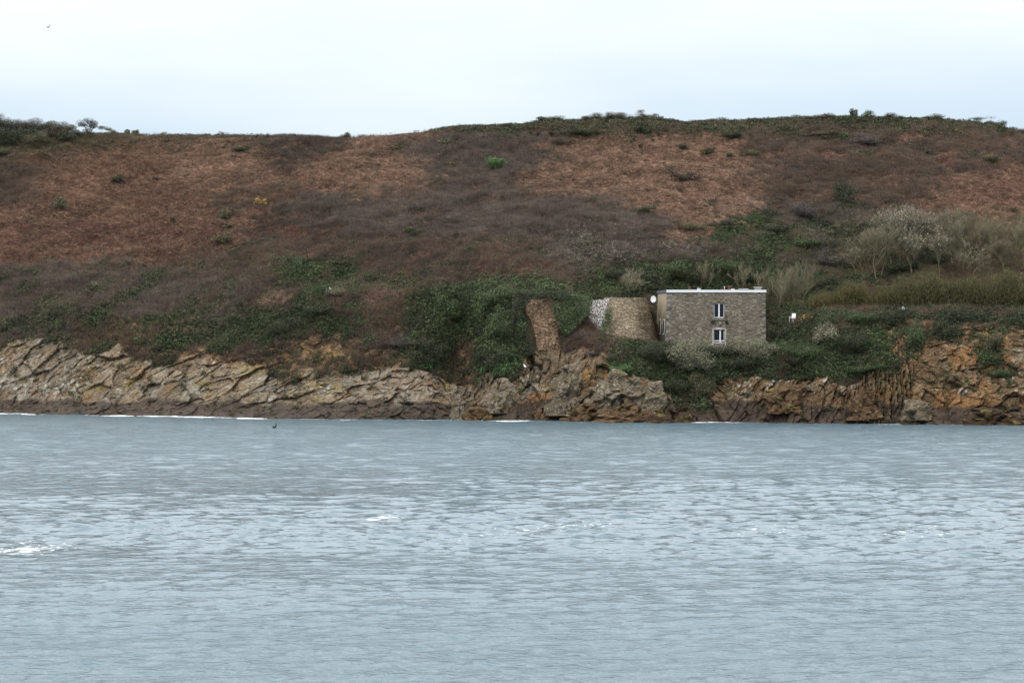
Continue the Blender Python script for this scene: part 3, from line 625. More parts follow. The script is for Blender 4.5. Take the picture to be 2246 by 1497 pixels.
spec = [('bracken', bracken_v, 'rust brown dead bracken covering the hillside', (.75, 1.25), .55), ('scrub', scrub_v, 'grey purple heath and bramble scrub in dark drifts on the slope', (.8, 1.45), .35),
        ('leafy_undergrowth', leaf_v, 'low green ivy and bramble leaves matted over the banks', (.6, 1.35), .8), ('grass', grass_v, 'short green grass on ledges and the terrace', (.8, 1.4), .5)]
def rots(P, nrm, tilt, full):
    n = len(P); rz = RNG.uniform(-math.pi, math.pi, n) if full else RNG.normal(size=n)*.55
    # tilt towards the surface normal: small x/y rotation in world axes approximated after the spin
    ax = -nrm[:, 1]*tilt*-1; ay = nrm[:, 0]*tilt
    tx = -nrm[:, 1]*tilt; 
    c, s = np.cos(rz), np.sin(rz)
    wx, wy = tx, nrm[:, 0]*tilt
    return np.stack([wx*1.0, wy*1.0, rz], 1)
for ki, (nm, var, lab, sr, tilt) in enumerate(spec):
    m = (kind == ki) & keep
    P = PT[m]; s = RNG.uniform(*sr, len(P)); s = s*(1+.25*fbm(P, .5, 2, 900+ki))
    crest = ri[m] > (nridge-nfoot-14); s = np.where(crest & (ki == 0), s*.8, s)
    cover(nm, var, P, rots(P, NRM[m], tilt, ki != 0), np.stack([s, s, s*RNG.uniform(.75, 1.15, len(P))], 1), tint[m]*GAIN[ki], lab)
# pale fluffy seed heads caught in the scrub
SE = [(1330,560,70,30,320),(1270,525,40,18,120),(1460,548,80,14,160),(1240,560,50,25,90),(1790,512,24,10,30),(1340,505,90,14,40),(990,322,50,6,16)]
sp = []
for (x, y, a_, b_, n) in SE:
    for _ in range(n): sp.append(ground(x+random.gauss(0, .5)*a_, y+random.gauss(0, .5)*b_, (rE, nridge)))
sp = np.array(sp)+RNG.normal(size=(len(sp), 3))*np.array([.15, .15, .1]); n = len(sp)
cover('seed_heads', seed_v, sp, np.stack([0*sp[:, 0], 0*sp[:, 0], RNG.uniform(0, 6, n)], 1), np.repeat(RNG.uniform(.6, 1.1, (n, 1)), 3, 1), np.tile(np.array(lin(196, 190, 182)), (n, 1))*RNG.uniform(.6, 1.2, (n, 1)), 'pale fluffy seed heads scattered through the grey scrub')

# ------------------------------------------------------------------ bushes, gorse, trees
_mc = {}
def leaf_mesh(kind, size_m, var=0):
    """unit-radius bush scaled at placement; number and size of leaves follow the real size"""
    cls = 1 if size_m < .8 else 2 if size_m < 1.4 else 3 if size_m < 2.4 else 4
    key = (kind, cls, var % 3)
    if key in _mc: return _mc[key]
    R = {1: .6, 2: 1.1, 3: 1.9, 4: 3.0}[cls]; n = {1: 420, 2: 1200, 3: 3200, 4: 7000}[cls]
    if kind == 'gorse_flower':
        V, F_, S = leaves(n//9, 1.0, .09/R, 60+cls+10*(var % 3), (.8, 1.2), .8, 6+cls, .5)
    elif kind == 'twiggy':
        V, F4, F3, S = blades(int(n*.45), .95, .022/R, .45, (0, 0), .75, .55, (.6, 1.4), 70+cls+var % 3, .05)
        V2, F2, S2 = leaves(n//3, 1.0, .09/R, 80+cls+10*(var % 3), (.6, 1.4), .8, 6+cls*2, .5)
        me = np_mesh('bush_twigs', np.concatenate([V, V2]), [np.concatenate([np.array(F4), F2+len(V)]), np.array(F3)], {'shade': ('FLOAT', 'POINT', np.concatenate([S, S2]))}); me.materials.append(M_FOL); _mc[key] = me; return me
    else:
        n = int(n*1.35); V, F_, S = leaves(n, 1.0, .165/R, 90+cls+10*(var % 3), (.5, 1.5), .8, 6+cls*3, .5)
    me = np_mesh('bush_'+kind, V, F_, {'shade': ('FLOAT', 'POINT', S)}); me.materials.append(M_FOL); _mc[key] = me; return me
M_BARK = plain('bark', lin(112, 106, 88), .95, .1, .3, 6)
M_DKBARK = plain('dark_bark', lin(66, 56, 46), .95, .1, .3, 6)
def dull(c, k=.3):
    l_ = .3*c[0]+.59*c[1]+.11*c[2]; return tuple(x*(1-k)+l_*k for x in c)
def bush(px, py, w, h, col, label, kind='leafy', name='bush', group=None, rows=None, flowers=None, Y=None, stem=True, cat='bush'):
    g = ground(px, py, rows) if Y is None else Vector(at(px, py, Y))
    col = dull(col, .3)
    if kind == 'twiggy': col = tuple(x*1.3 for x in col); h *= 1.35
    s = g.y/FP; rw, rh = w*s/2, h*s*.62
    o = empty(name, (g.x, g.y, g.z-.1), random.uniform(-3, 3)); tag(o, label, cat, group)
    var = random.randint(0, 2); me = leaf_mesh(kind, rw, var)
    f = link('foliage', me, None, o); f.scale = (rw*1.05, rw*.9, rh); f.location = (0, 0, rh*.25); f.color = (*col, 1)
    if flowers:
        q = link('flowers', leaf_mesh('gorse_flower', rw, var), None, o); q.scale = (rw*1.08, rw*.95, rh*1.08); q.location = (0, 0, rh*.35); q.color = (*flowers, 1); q['kind'] = 'stuff'
    if stem:
        m = MB()
        for k in range(4):
            a_ = k*1.6+.3; m.tube([(0, 0, -.2), (math.cos(a_)*rw*.2, math.sin(a_)*rw*.2, rh*.4), (math.cos(a_)*rw*.45, math.sin(a_)*rw*.45, rh*.9)], [.05, .035, .015], 5)
        m.build('stems', M_DKBARK, o)
    return o
DK, GR, OL, BR, PU, SA, BRI, GOLD = lin(62, 70, 42, 1.1), lin(74, 92, 44, 1.1), lin(92, 88, 56, 1.15), lin(92, 76, 60, 1.1), lin(92, 80, 78, 1.1), lin(120, 118, 88, 1.2), lin(84, 126, 52, 1.1), lin(196, 158, 40)
gl = 'gorse and bushes dotted over the hillside'
for a_ in [
 (258,400,26,20,DK,'small gorse bush with yellow top alone in the bracken, upper left','leafy','gorse_bush',GOLD),
 (130,460,34,30,OL,'round olive bush standing alone in bracken at the far left','leafy','bush',None),
 (497,480,34,28,OL,'dark olive bush in bracken above the left scrub edge','leafy','bush',None),
 (488,535,40,26,OL,'olive and yellow bush just above the grassy track','leafy','gorse_bush',GOLD),
 (498,500,24,14,OL,'low olive bush right under the dark olive one','leafy','bush',None),
 (380,486,16,12,DK,'tiny dark bush in the middle of the left bracken slope','leafy','bush',None),
 (340,394,14,10,DK,'tiny dark bush right of the yellow topped gorse','leafy','bush',None),
 (530,333,40,16,GR,'bright green low bush under the left skyline','leafy','bush',None),
 (512,346,24,12,PU,'small brown bush beside the bright green one','twiggy','bush',None),
 (575,446,24,14,GOLD,'yellowish gorse patch in the left scrub','leafy','gorse_bush',GOLD),
 (757,300,24,16,DK,'dark round bush breaking the skyline left of centre','leafy','bush',None),
 (868,330,34,14,OL,'yellow flecked gorse below the skyline left of centre','leafy','gorse_bush',GOLD),
 (980,318,36,16,OL,'yellow flowered gorse at the upper end of the central scrub','leafy','gorse_bush',GOLD),
 (993,366,34,14,OL,'yellow gorse left of the light green clump','leafy','gorse_bush',GOLD),
 (1088,374,56,34,BRI,'light green leafy clump in the middle of the dark scrub','leafy','bush',None),
 (1170,300,26,16,DK,'dark bush below the central skyline','leafy','bush',None),
 (1225,320,42,30,BR,'brown bush below the dark heap near the central skyline','twiggy','bush',None),
 (1225,300,40,18,DK,'dark heap of gorse left of the yellow topped one','leafy','bush',None),
 (1290,300,90,26,DK,'wide dark gorse mass with yellow top under the central skyline','leafy','gorse_bush',GOLD),
 (1410,292,40,20,DK,'dark bush right of the wide gorse mass','leafy','bush',None),
 (1494,328,20,16,DK,'small round dark bush in the central bracken','leafy','bush',None),
 (1553,340,32,20,DK,'dark gorse with yellow flecks right of the small round bush','leafy','gorse_bush',GOLD),
 (1605,306,46,22,DK,'broad dark bush below the skyline in bracken','leafy','bush',None),
 (1500,400,66,34,BR,'grey brown mound of scrub alone in the central bracken','leafy','bush',None),
 (1515,506,56,24,OL,'olive gorse with yellow tips at the lower edge of the bracken','leafy','gorse_bush',GOLD),
 (1590,505,70,26,DK,'dark green bush right of the yellow tipped gorse','leafy','bush',None),
 (1660,465,16,12,DK,'tiny dark bush at the right end of the bracken','leafy','bush',None),
 (1415,468,44,26,OL,'low olive bush left of the bracken bottom','leafy','bush',None),
 (1650,342,34,16,OL,'yellowish bush at the edge of the right scrub','leafy','gorse_bush',GOLD),
 (1600,345,16,12,GR,'small green bush in bracken near the right scrub','leafy','bush',None),
 (1800,300,56,14,OL,'long low gorse patch below the right skyline','leafy','gorse_bush',GOLD),
 (1850,306,34,18,GR,'bright green bush beside the large pale dome bush','leafy','bush',None),
 (1902,322,74,34,lin(104, 92, 84),'large pale brown dome shaped bush on the upper right slope','leafy','bush',None),
 (2175,360,50,26,OL,'dark gorse with yellow flecks high on the far right slope','leafy','gorse_bush',GOLD),
 (2040,345,34,16,DK,'grey green bush on the right slope','leafy','bush',None),
 (905,512,40,16,GR,'low green bush at the lower edge of the central scrub','leafy','bush',None),
 (650,612,40,56,GR,'tall bright green bush above the left end of the terrace','leafy','bush',None),
 (880,605,24,14,OL,'olive gorse dot in the dark terrace scrub','leafy','gorse_bush',GOLD)]:
    bush(*a_[:6], kind=a_[6], name=a_[7], flowers=a_[8], group=gl, rows=(rE-30, nridge))
# skyline shrubs
R9 = (nridge-30, nridge+2); gs = 'shrubs standing on the skyline'
def skyY(px): return float(np.interp(px, cols, Yc[8]))-2
for (px, w, h, col, kind, lab) in [
 (-10,90,44,DK,'leafy','dark dense shrub at the left end of the skyline'), (75,80,34,BR,'leafy','brown shrub second from the left on the skyline'),
 (135,70,30,OL,'leafy','low olive shrub left of the skyline tree'), (35,70,34,BR,'leafy','brown olive shrub between the two leftmost skyline shrubs'), (110,50,26,DK,'leafy','dark shrub third along the left skyline group'), (1210,60,16,GR,'leafy','low green shrub on the central hump of the skyline'),
 (1300,60,16,OL,'leafy','low windswept shrub right of the central hump'), (1345,70,20,BR,'leafy','brown green windswept shrub on the middle skyline'),
 (1425,50,18,BR,'leafy','windswept shrub at the end of the middle skyline rise'), (1580,60,12,OL,'leafy','low shrub in the dip of the skyline'),
 (1752,60,14,OL,'leafy','yellow green shrub left of the right summit'), (1815,60,14,BR,'leafy','brown shrub on the right summit'),
 (1872,22,26,DK,'leafy','small upright dark shrub poking up on the right summit'), (1905,30,18,GR,'leafy','green shrub right of the upright summit shrub'),
 (1955,60,14,BR,'leafy','grey shrub on the long right skyline'), (2048,56,18,OL,'leafy','rounded thin shrub on the right skyline'),
 (2185,50,20,OL,'leafy','gorse shrub leaning out at the right end of the skyline'), (2240,50,16,BR,'leafy','brown shrub at the right frame edge on the skyline')]:
    gy = float(np.interp(px, *zip(*RIDGE)))
    bush(px, gy+5, w, h+4, col, lab, kind=kind, name='skyline_shrub', group=gs, rows=R9, cat='shrub')
for (px, py, w, h, col, lab) in [(20,318,90,40,DK,'dark gorse mass below the far left skyline'), (70,322,70,34,OL,'olive gorse below the left skyline, beside the dark mass'), (110,305,60,28,BR,'brown gorse under the left skyline shrubs'),
 (150,312,60,24,DK,'dark low gorse under the left skyline tree'), (60,300,60,28,DK,'dark gorse close under the far left skyline'), (190,302,50,16,DK,'low dark gorse at the foot of the left skyline tree'), (265,300,50,12,OL,'low olive gorse running right of the left skyline tree'), (10,345,40,20,DK,'dark gorse at the left frame edge')]:
    bush(px, py, w, h, col, lab, group='gorse thicket on the brow at the left', rows=(rE, nridge))
# cliff and garden bushes
gb = 'bushes hanging over the cliffs'; RB = (nfoot, rE)
for (px, py, w, h, col, kind, lab) in [
 (1440,800,90,60,DK,'leafy','dark green ivy bush below the round bastion, left of the olive bush'), (1505,820,110,86,SA,'leafy','large olive green bush below the left corner of the stone house'),
 (1580,790,80,40,DK,'leafy','dark glossy bush under the lower window of the house'), (1650,785,110,50,SA,'leafy','pale sage bush under the right corner of the house'),
 (1620,815,80,40,DK,'leafy','dark green bush hanging below the pale sage bush'), (1712,752,44,44,DK,'leafy','dark bush filling the corner right of the house wall'),
 (1780,790,100,44,GR,'leafy','green bush on the cliff edge right of the house'), (1815,750,80,46,SA,'leafy','grey green bush with feathery top at the cliff edge'),
 (1870,770,100,60,DK,'leafy','broad dark bush overhanging the sea cave'), (1885,715,70,40,GR,'leafy','green bush behind the broad overhanging one'),
 (1825,715,60,30,GR,'leafy','green bush beside the garden clearing'), (1900,815,70,26,GR,'leafy','bright low bush above the cave mouth'),
 (1745,810,80,30,DK,'leafy','low dark bush on the lip of the cliff'), (1480,870,70,50,DK,'leafy','dark bush reaching nearly to the water below the house'),
 (1530,865,60,50,OL,'leafy','olive bush low on the cliff below the house'),
 (1075,690,80,70,GR,'leafy','big green ivy mound left of the brown stone wall, upper part'), (1110,750,80,70,GR,'leafy','big green ivy mound at the foot of the brown wall'),
 (1080,805,70,50,DK,'leafy','dark green ivy mound low in the gully'), (1130,660,60,36,GR,'leafy','ivy mound above the brown stone wall'),
 (970,700,70,60,GR,'leafy','green bush on the left lip of the gully'), (940,790,80,50,DK,'leafy','dark bush above the rocks left of the gully'),
 (1260,690,56,60,GR,'leafy','ivy mound between the brown wall and the bastion'), (1272,745,40,24,PU,'twiggy','reddish twiggy bush below the middle ivy mound'),
 (1302,778,44,12,PU,'twiggy','purple brown twiggy bush below the white streaked wall'),
 (1050,740,40,36,DK,'leafy','small dark bush hanging in the gully'), (745,650,56,26,lin(128, 122, 86),'twiggy','pale straw coloured bush beside the white post'),
 (620,740,90,50,DK,'leafy','dark green bush above the orange earth slip'), (880,760,80,26,PU,'twiggy','purple brown bush overhanging the earth slip'),
 (700,690,80,36,DK,'leafy','green bush in the middle of the left bank'), (210,640,40,26,OL,'leafy','olive bush in the far left cliff top scrub'),
 (125,720,16,18,BRI,'leafy','small bright green plant at the far left cliff'), (305,750,20,14,BRI,'leafy','bright green cushion plant above the grey slabs'),
 (1360,815,56,26,BRI,'leafy','bright green cushion of grass on the centre rocks'), (2070,740,70,40,DK,'leafy','dark bush under the eroded lip on the right'),
 (2180,770,60,50,OL,'leafy','gorse bush with yellow flecks on the right earth cliff'), (2010,760,60,60,GR,'leafy','green patch down the middle of the right earth cliff'),
 (2190,830,60,26,GR,'leafy','green ledge bush low on the right cliff')]:
    bush(px, py, w, h, col, lab, kind=kind, group=gb, rows=RB, flowers=GOLD if 'yellow' in lab else None)
bush(1434, 742, 34, 80, tuple(x*.7 for x in DK), 'dark ivy bush filling the gap between bastion and house', Y=271.5)
gh = 'mixed bushes in the hollow behind the house'
for (px, py, w, h, col, kind, lab) in [
 (1475,620,70,60,GR,'leafy','bright green bush behind the left end of the roof'), (1590,605,60,44,GR,'leafy','green bush behind the middle of the roof'),
 (1640,620,60,40,DK,'leafy','dark bush behind the right end of the roof'), (1350,620,60,40,DK,'leafy','dark ivy bush behind the bastion'), (1434,650,40,50,DK,'leafy','dark ivy bush seen just above the satellite dish'), (1420,625,60,50,DK,'leafy','dark ivy bush behind the satellite dish'), (1530,625,60,50,DK,'leafy','dark ivy bush behind the first roof pot'),
 (1848,450,56,56,DK,'leafy','tall dark evergreen bush alone on the right slope'), (1820,590,60,44,lin(96, 88, 80),'leafy','grey brown thicket left of the bare wood'),
 (1820,640,60,40,DK,'leafy','dark green thicket above the garden hedge'), (1770,480,80,40,PU,'leafy','purple thicket right of the bracken foot'),
 (1700,520,70,34,DK,'leafy','dark green bramble heap above the bare garden tree'), (1770,545,60,30,GR,'leafy','green bramble heap below the purple thicket'), (1980,600,60,40,DK,'leafy','dark ivy clump under the bare wood'), (2050,585,50,50,DK,'leafy','ivy covered clump between the bare trunks')]:
    bush(px, py, w, h, col, lab, kind=kind, group=gh, rows=(rE-40, nridge))

def branch_tree(seed, H, stems, spread, levels=4, lean=(0, 0), twig=.016, trunk_r=.11, up=.55, first=.35, kids=(4, 6)):
    r = random.Random(seed); T_, W_ = MB(), []
    def grow(p, d, ln, rad, lev):
        pts = [p.copy()]; dd = d.copy(); n = 4 if lev < 2 else 3
        for k in range(n):
            dd = (dd+Vector((r.gauss(0, .13), r.gauss(0, .13), r.gauss(0, .08)+up*.10))).normalized(); pts.append(pts[-1]+dd*ln/n)
        rads = [max(rad*(1-.75*k/n), twig*.6) for k in range(n+1)]
        if lev < 2: T_.tube(pts, rads, 5 if lev == 0 else 4, cap=False)
        else: W_.append((pts, rads))
        if lev >= levels: return
        for j in range(r.randint(*kids)+(2 if lev == 0 else 0)):
            t = r.uniform(first if lev == 0 else .2, .98); i = min(int(t*n), n-1); q = pts[i].lerp(pts[i+1], t*n-i)
            side = Vector((r.gauss(0, 1), r.gauss(0, 1), 0)); side = side.normalized()
            nd_ = (dd*.75+side*spread*r.uniform(.5, 1.1)+Vector((0, 0, up*.5))).normalized()
            grow(q, nd_, ln*r.uniform(.45, .68), rads[i]*.6, lev+1)
    for s in range(stems):
        a = 6.283*s/stems+r.uniform(-.4, .4); o = Vector((math.cos(a)*.25*(stems > 1), math.sin(a)*.25*(stems > 1), -.3))
        d = Vector((math.cos(a)*spread*.45*(stems > 1)+lean[0]+r.gauss(0, .05), math.sin(a)*spread*.4*(stems > 1)+r.gauss(0, .05), 1)).normalized()
        grow(o, d, H*r.uniform(.55, .7), trunk_r*r.uniform(.8, 1.1), 0)
    V, F_, S = [], [], []
    for pts, rads in W_:
        d = (pts[-1]-pts[0]).normalized(); u_ = d.orthogonal().normalized(); v_ = d.cross(u_); b0 = len(V); sh = r.uniform(.7, 1.3)
        for i, p in enumerate(pts):
            for k in range(3): V.append(p+(u_*math.cos(2.094*k)+v_*math.sin(2.094*k))*rads[i]); S.append(sh)
        for i in range(len(pts)-1):
            for k in range(3): F_.append((b0+i*3+k, b0+i*3+(k+1) % 3, b0+i*3+3+(k+1) % 3, b0+i*3+3+k))
    tr = bpy.data.meshes.new('trunk'); tr.from_pydata(T_.v, [], T_.f); tr.update()
    V = np.array([tuple(v) for v in V]); top = V[V[:, 2] > V[:, 2].max()*.5]
    me = np_mesh('crown', V, np.array(F_), {'shade': ('FLOAT', 'POINT', np.array(S))}); me.materials.append(M_FOL)
    return tr, me, top
M_PALE = plain('pale_trunk', lin(112, 106, 86), .95, .1, .25, 5)
TREES = {'fan': branch_tree(3, 5.6, 7, .55, 4, twig=.011, trunk_r=.085, kids=(3, 5)), 'wood': branch_tree(11, 6.0, 2, .75, 4, twig=.011, trunk_r=.11, first=.45, kids=(5, 7)),
         'wood2': branch_tree(12, 6.0, 1, .8, 4, twig=.011, trunk_r=.12, first=.45, kids=(6, 8)), 'thin': branch_tree(15, 5, 3, .5, 3, twig=.014, trunk_r=.06, first=.3, kids=(4, 6)),
         'wide': branch_tree(21, 4.5, 3, 1.0, 3, twig=.02, trunk_r=.09, first=.3, up=.2, kids=(4, 6))}
def tree(px, py, key, scale, label, group=None, col=lin(122, 114, 84), rows=None, rz=None, fluff=0, Y=None, name='bare_tree', wx=1):
    g = ground(px, py, rows) if Y is None else Vector(at(px, py, Y))
    o = empty(name, g, random.uniform(-3, 3) if rz is None else rz); tag(o, label, 'tree', group)
    tr, me, top = TREES[key]
    a = link('trunk', tr, M_PALE, o); b_ = link('crown', me, None, o); b_.color = (*col, 1)
    o.scale = (scale*wx, scale*wx, scale)
    if fluff:
        r = np.random.default_rng(int(px)); P = top[r.integers(0, len(top), fluff)]+r.normal(size=(fluff, 3))*.08
        d = r.normal(size=(fluff, 3)); d /= np.linalg.norm(d, axis=1)[:, None]; e = np.cross(d, r.normal(size=(fluff, 3))); e /= np.linalg.norm(e, axis=1)[:, None]
        s = .06*r.uniform(.6, 1.4, (fluff, 1)); V = np.stack([P-d*s, P+e*s, P+d*s, P-e*s], 1).reshape(-1, 3)
        m = np_mesh('seed_fluff', V, np.arange(4*fluff).reshape(-1, 4), {'shade': ('FLOAT', 'POINT', np.repeat(r.uniform(.6, 1.2, fluff), 4))}); m.materials.append(M_FOL)
        f = link('seed_fluff', m, None, o); f['kind'] = 'stuff'; f.color = (*lin(166, 160, 146), 1)
    return o
tw = 'bare trees of the small wood on the right'
TC = lin(122, 115, 94)
tree(1735, 690, 'fan', 1.12, 'fan shaped bare tree with many upright stems right of the house', col=TC, Y=276.5)
tree(1700, 695, 'thin', 1.35, 'slender bare tree with straight stems close to the right house wall', col=TC, Y=275.5)
tree(1382, 648, 'wide', .95, 'low spreading bare tree behind the round bastion', col=lin(140, 132, 112), rows=(rE-40, nridge))
tree(1545, 640, 'thin', .85, 'thin bare sapling behind the middle of the roof', col=TC, rows=(rE-40, nridge))
tree(1630, 645, 'thin', .8, 'thin bare sapling behind the right part of the roof', col=TC, rows=(rE-40, nridge))
for (px, py, k, s, f, lab) in [(1885,600,'wide',1.25,0,'bare tree with long arms reaching left at the edge of the wood'), (1925,615,'wood',1.1,0,'bare tree with slim trunk at the left front of the wood'),
  (1962,590,'wood',1.2,2000,'tall bare tree with white fluff in its crown, leftmost of the white topped ones'), (2000,608,'wood2',1.15,1500,'bare tree with two pale trunks in the middle of the wood'),
  (2020,575,'wood',1.08,2300,'bare tree with the whitest crown at the back of the wood'), (2060,605,'wood2',1.1,800,'bare tree with a forked pale trunk and whitish top'),
  (2095,590,'wood',1.0,250,'bare tree with thin whitish top right of the forked trunk'), (2125,605,'wide',1.2,0,'spreading bare tree above the hedge right of the white topped trees'),
  (2165,590,'wood',.95,0,'olive bare tree second from the right frame edge'), (2205,605,'wood2',.95,0,'olive bare tree near the right frame edge'), (2250,590,'wood',1.0,0,'bare tree cut by the right frame edge'),
  (1905,580,'wood2',.95,0,'bare tree behind the long armed tree at the left of the wood'), (1985,565,'wood',1.05,1900,'white topped bare tree hidden at the back left of the wood'), (2045,560,'wood2',1.02,1600,'white topped bare tree hidden at the back right of the wood'), (2080,565,'wood',1.0,500,'slightly white topped bare tree at the back of the wood'), (2185,570,'wood2',1.0,0,'bare tree at the back near the right frame edge'), (2110,560,'wood',.9,0,'bare tree at the back above the spreading one'), (1945,575,'thin',1.1,0,'small bare tree behind the left front of the wood'), (2225,560,'thin',1.2,0,'thin bare tree behind the right end of the wood'), (2140,565,'thin',1.2,0,'thin bare tree at the back behind the spreading one')]:
    tree(px, py, k, s, lab, tw, TC, (rE-20, nridge), fluff=f)
# skyline trees, top left
def sky_tree(px, w, h, lab, col=OL):
    gy = float(np.interp(px, *zip(*RIDGE))); g = ground(px, gy+4, R9); s = g.y/FP; w *= 1.2; h *= 1.25
    o = empty('skyline_tree', g); tag(o, lab, 'tree', 'wind shaped trees on the left skyline'); m = MB(); r = random.Random(px)
    V, S = [], []
    for k in range(5):
        a = k*1.3; q = Vector((math.cos(a)*w*s*.3, math.sin(a)*w*s*.15, h*s*.78)); m.tube([(0, 0, -.3), (q.x*.4, q.y*.4, h*s*.4), tuple(q)], [.09*h/24, .06*h/24, .03], 5)
    m.build('trunk', M_DKBARK, o)
    lv, lf, ls = leaves(int(150*w*h/100)+250, 1, .14/(w*s/2), px, (.6, 1.4), .55, 9, .1)
    me = np_mesh('crown', lv, lf, {'shade': ('FLOAT', 'POINT', ls)}); me.materials.append(M_FOL)
    c = link('crown', me, None, o); c.scale = (w*s*.55, w*s*.45, h*s*.75); c.location = (0, 0, h*s*.62); c.color = (*col, 1)
sky_tree(195, 44, 25, 'largest flat topped tree standing on the left skyline', lin(72, 66, 54))
sky_tree(243, 22, 14, 'small flat topped tree right of the largest skyline tree')
sky_tree(279, 12, 11, 'tiny dark tree, second from the right of the left skyline trees', DK)
sky_tree(297, 12, 11, 'tiny tree furthest right of the left skyline trees')
sky_tree(2135, 44, 13, 'thin crowned tree on the right skyline', lin(78, 72, 56))
# hedge: long olive willow hedge
def hedge(x0, x1, label, seed, col, hgt):
    r = np.random.default_rng(seed); n = int((x1-x0)*75); px = r.uniform(x0, x1, n); dy = r.uniform(0, 3.2, n)
    tb = np.interp(px, cols, Yc[5]); base = np.stack([(px-CX)/FP*(tb+dy), tb+dy, CH+(HOR-np.interp(px, cols, pyc[5]))/FP*tb+dy*.25], 1)
    top = np.interp(px, [1780, 1860, 1950, 2050, 2300, 2430], hgt)*(.8+.5*fbm(base*np.array([1, .3, .3]), .5, 4, seed)+.08*r.normal(size=n))
    t = r.uniform(0, 1, n)**.6; P = base+np.stack([0*t, 0*t, t*top], 1)
    ln = r.uniform(.25, .6, n)[:, None]; d = np.stack([r.normal(size=n)*.25, r.normal(size=n)*.25-.1, np.full(n, 1.0)], 1); d /= np.linalg.norm(d, axis=1)[:, None]
    s = np.cross(d, r.normal(size=(n, 3))); s /= np.linalg.norm(s, axis=1)[:, None]; s *= .03*r.uniform(.6, 1.4, (n, 1))
    V = np.stack([P-s, P+d*ln*.5-s, P+d*ln, P+d*ln*.5+s], 1)-np.array([base[:, 0].mean(), base[:, 1].mean(), base[:, 2].mean()]); S = np.repeat(r.uniform(.6, 1.4, n)*(1+.25*fbm(P, 1.2, 2, seed+5)), 4)
    o = empty('hedge', (base[:, 0].mean(), base[:, 1].mean(), base[:, 2].mean())); tag(o, label, 'hedge', None)
    me = np_mesh('foliage', V.reshape(-1, 3), np.arange(4*n).reshape(-1, 4), {'shade': ('FLOAT', 'POINT', S)}); me.materials.append(M_FOL)
    f = link('foliage', me, None, o); f.color = (*col, 1)
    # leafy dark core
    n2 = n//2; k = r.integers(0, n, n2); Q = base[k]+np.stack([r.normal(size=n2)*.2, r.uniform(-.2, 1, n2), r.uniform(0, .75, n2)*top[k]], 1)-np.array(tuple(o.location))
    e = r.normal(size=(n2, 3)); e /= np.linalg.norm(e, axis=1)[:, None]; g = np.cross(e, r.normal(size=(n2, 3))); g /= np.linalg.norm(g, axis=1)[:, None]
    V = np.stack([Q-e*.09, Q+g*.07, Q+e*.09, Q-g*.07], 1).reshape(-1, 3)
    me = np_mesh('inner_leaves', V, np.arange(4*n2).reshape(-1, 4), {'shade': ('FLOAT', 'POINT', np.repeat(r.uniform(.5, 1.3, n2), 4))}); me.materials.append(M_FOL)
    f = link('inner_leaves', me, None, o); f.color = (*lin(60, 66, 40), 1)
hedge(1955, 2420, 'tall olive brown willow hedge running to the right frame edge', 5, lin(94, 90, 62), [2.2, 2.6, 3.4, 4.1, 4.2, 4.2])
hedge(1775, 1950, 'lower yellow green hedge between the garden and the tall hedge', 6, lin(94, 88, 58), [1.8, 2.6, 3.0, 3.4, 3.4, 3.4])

# ------------------------------------------------------------------ stone house
M_STONE = masonry('rubble_wall', [lin(90, 82, 72), lin(162, 148, 128), lin(124, 120, 114), lin(188, 178, 158), lin(94, 88, 81), lin(146, 137, 122)], lin(128, 114, 96), size=(2.9, 2.9, 8.5), stain=(.66, .65, .64), stain_amt=.6)
M_QUOIN = masonry('granite_blocks', [lin(146, 142, 132), lin(126, 120, 110), lin(154, 148, 138)], lin(96, 90, 82), size=(.8, .8, 2.6), stain=(.7, .68, .64), depth=.03, speck=.05)
M_DRESS = masonry('dressed_stone', [lin(142, 128, 108), lin(126, 114, 96), lin(152, 138, 118)], lin(104, 92, 76), size=(1.2, 1.2, 1.8), stain=(.75, .7, .66), depth=.02, speck=.04)
M_WHITE = plain('white_paint', (.66, .67, .69), .45, .3, .04, 2)
M_ZINC = plain('grey_zinc', lin(104, 112, 122), .5, .3, .12, 2)
M_RENDER = None
def streaked():
    m, N, L, b = new_mat('stained_render', .9, .15)
    f = rampf(N, L, noise(N, L, coords(N, L, (3.2, 3.2, .28)), 1.6, 4, .7), .44, .54)
    z = N.new('ShaderNodeTexCoord'); s = N.new('ShaderNodeSeparateXYZ'); L.new(z.outputs['Object'], s.inputs[0])
    low = rampf(N, L, s.outputs[2], 4.9, 7.4, 1, 0.15); mm = N.new('ShaderNodeMath'); mm.operation = 'MULTIPLY'; L.new(f, mm.inputs[0]); L.new(low, mm.inputs[1])
    c = mixc(N, L, mm.outputs[0], lin(178, 164, 140), lin(66, 56, 48)); c = mixc(N, L, rampf(N, L, s.outputs[2], 3.2, 4.6, .8, 0), c, lin(62, 54, 50)); L.new(c, b.inputs['Base Color']); return m
M_RENDER = streaked()
m_, N, L, b = new_mat('window_glass', .12, .25); b.inputs['Base Color'].default_value = (.010, .012, .018, 1); M_GLASS = m_
M_TERRA = plain('terracotta', lin(122, 78, 62), .85, .2, .2, 5); M_MOSS = plain('dark_moss', lin(58, 58, 44), 1, .05, .3, 9)
M_CONC = plain('pale_cement', lin(168, 162, 150), .85, .2, .15, 3); M_ROOF = plain('roof_felt', lin(96, 96, 96), .9, .1, .15, 1)
M_WOOD = plain('weathered_planks', lin(78, 64, 54), .9, .1, .35, 4)
sH = 262.0; hx, _, hz0 = at(1461, 780, sH)        # front left corner, base height
HW, HD, HT = 12.35, 8.8, None
HT = at(1464, 641, sH)[2]-hz0                     # wall height
PHI = math.radians(4)
hs = empty('stone_house', (hx, sH, hz0-.4), PHI); tag(hs, 'two storey grey stone house with a flat white edged roof above the cliff', 'house')
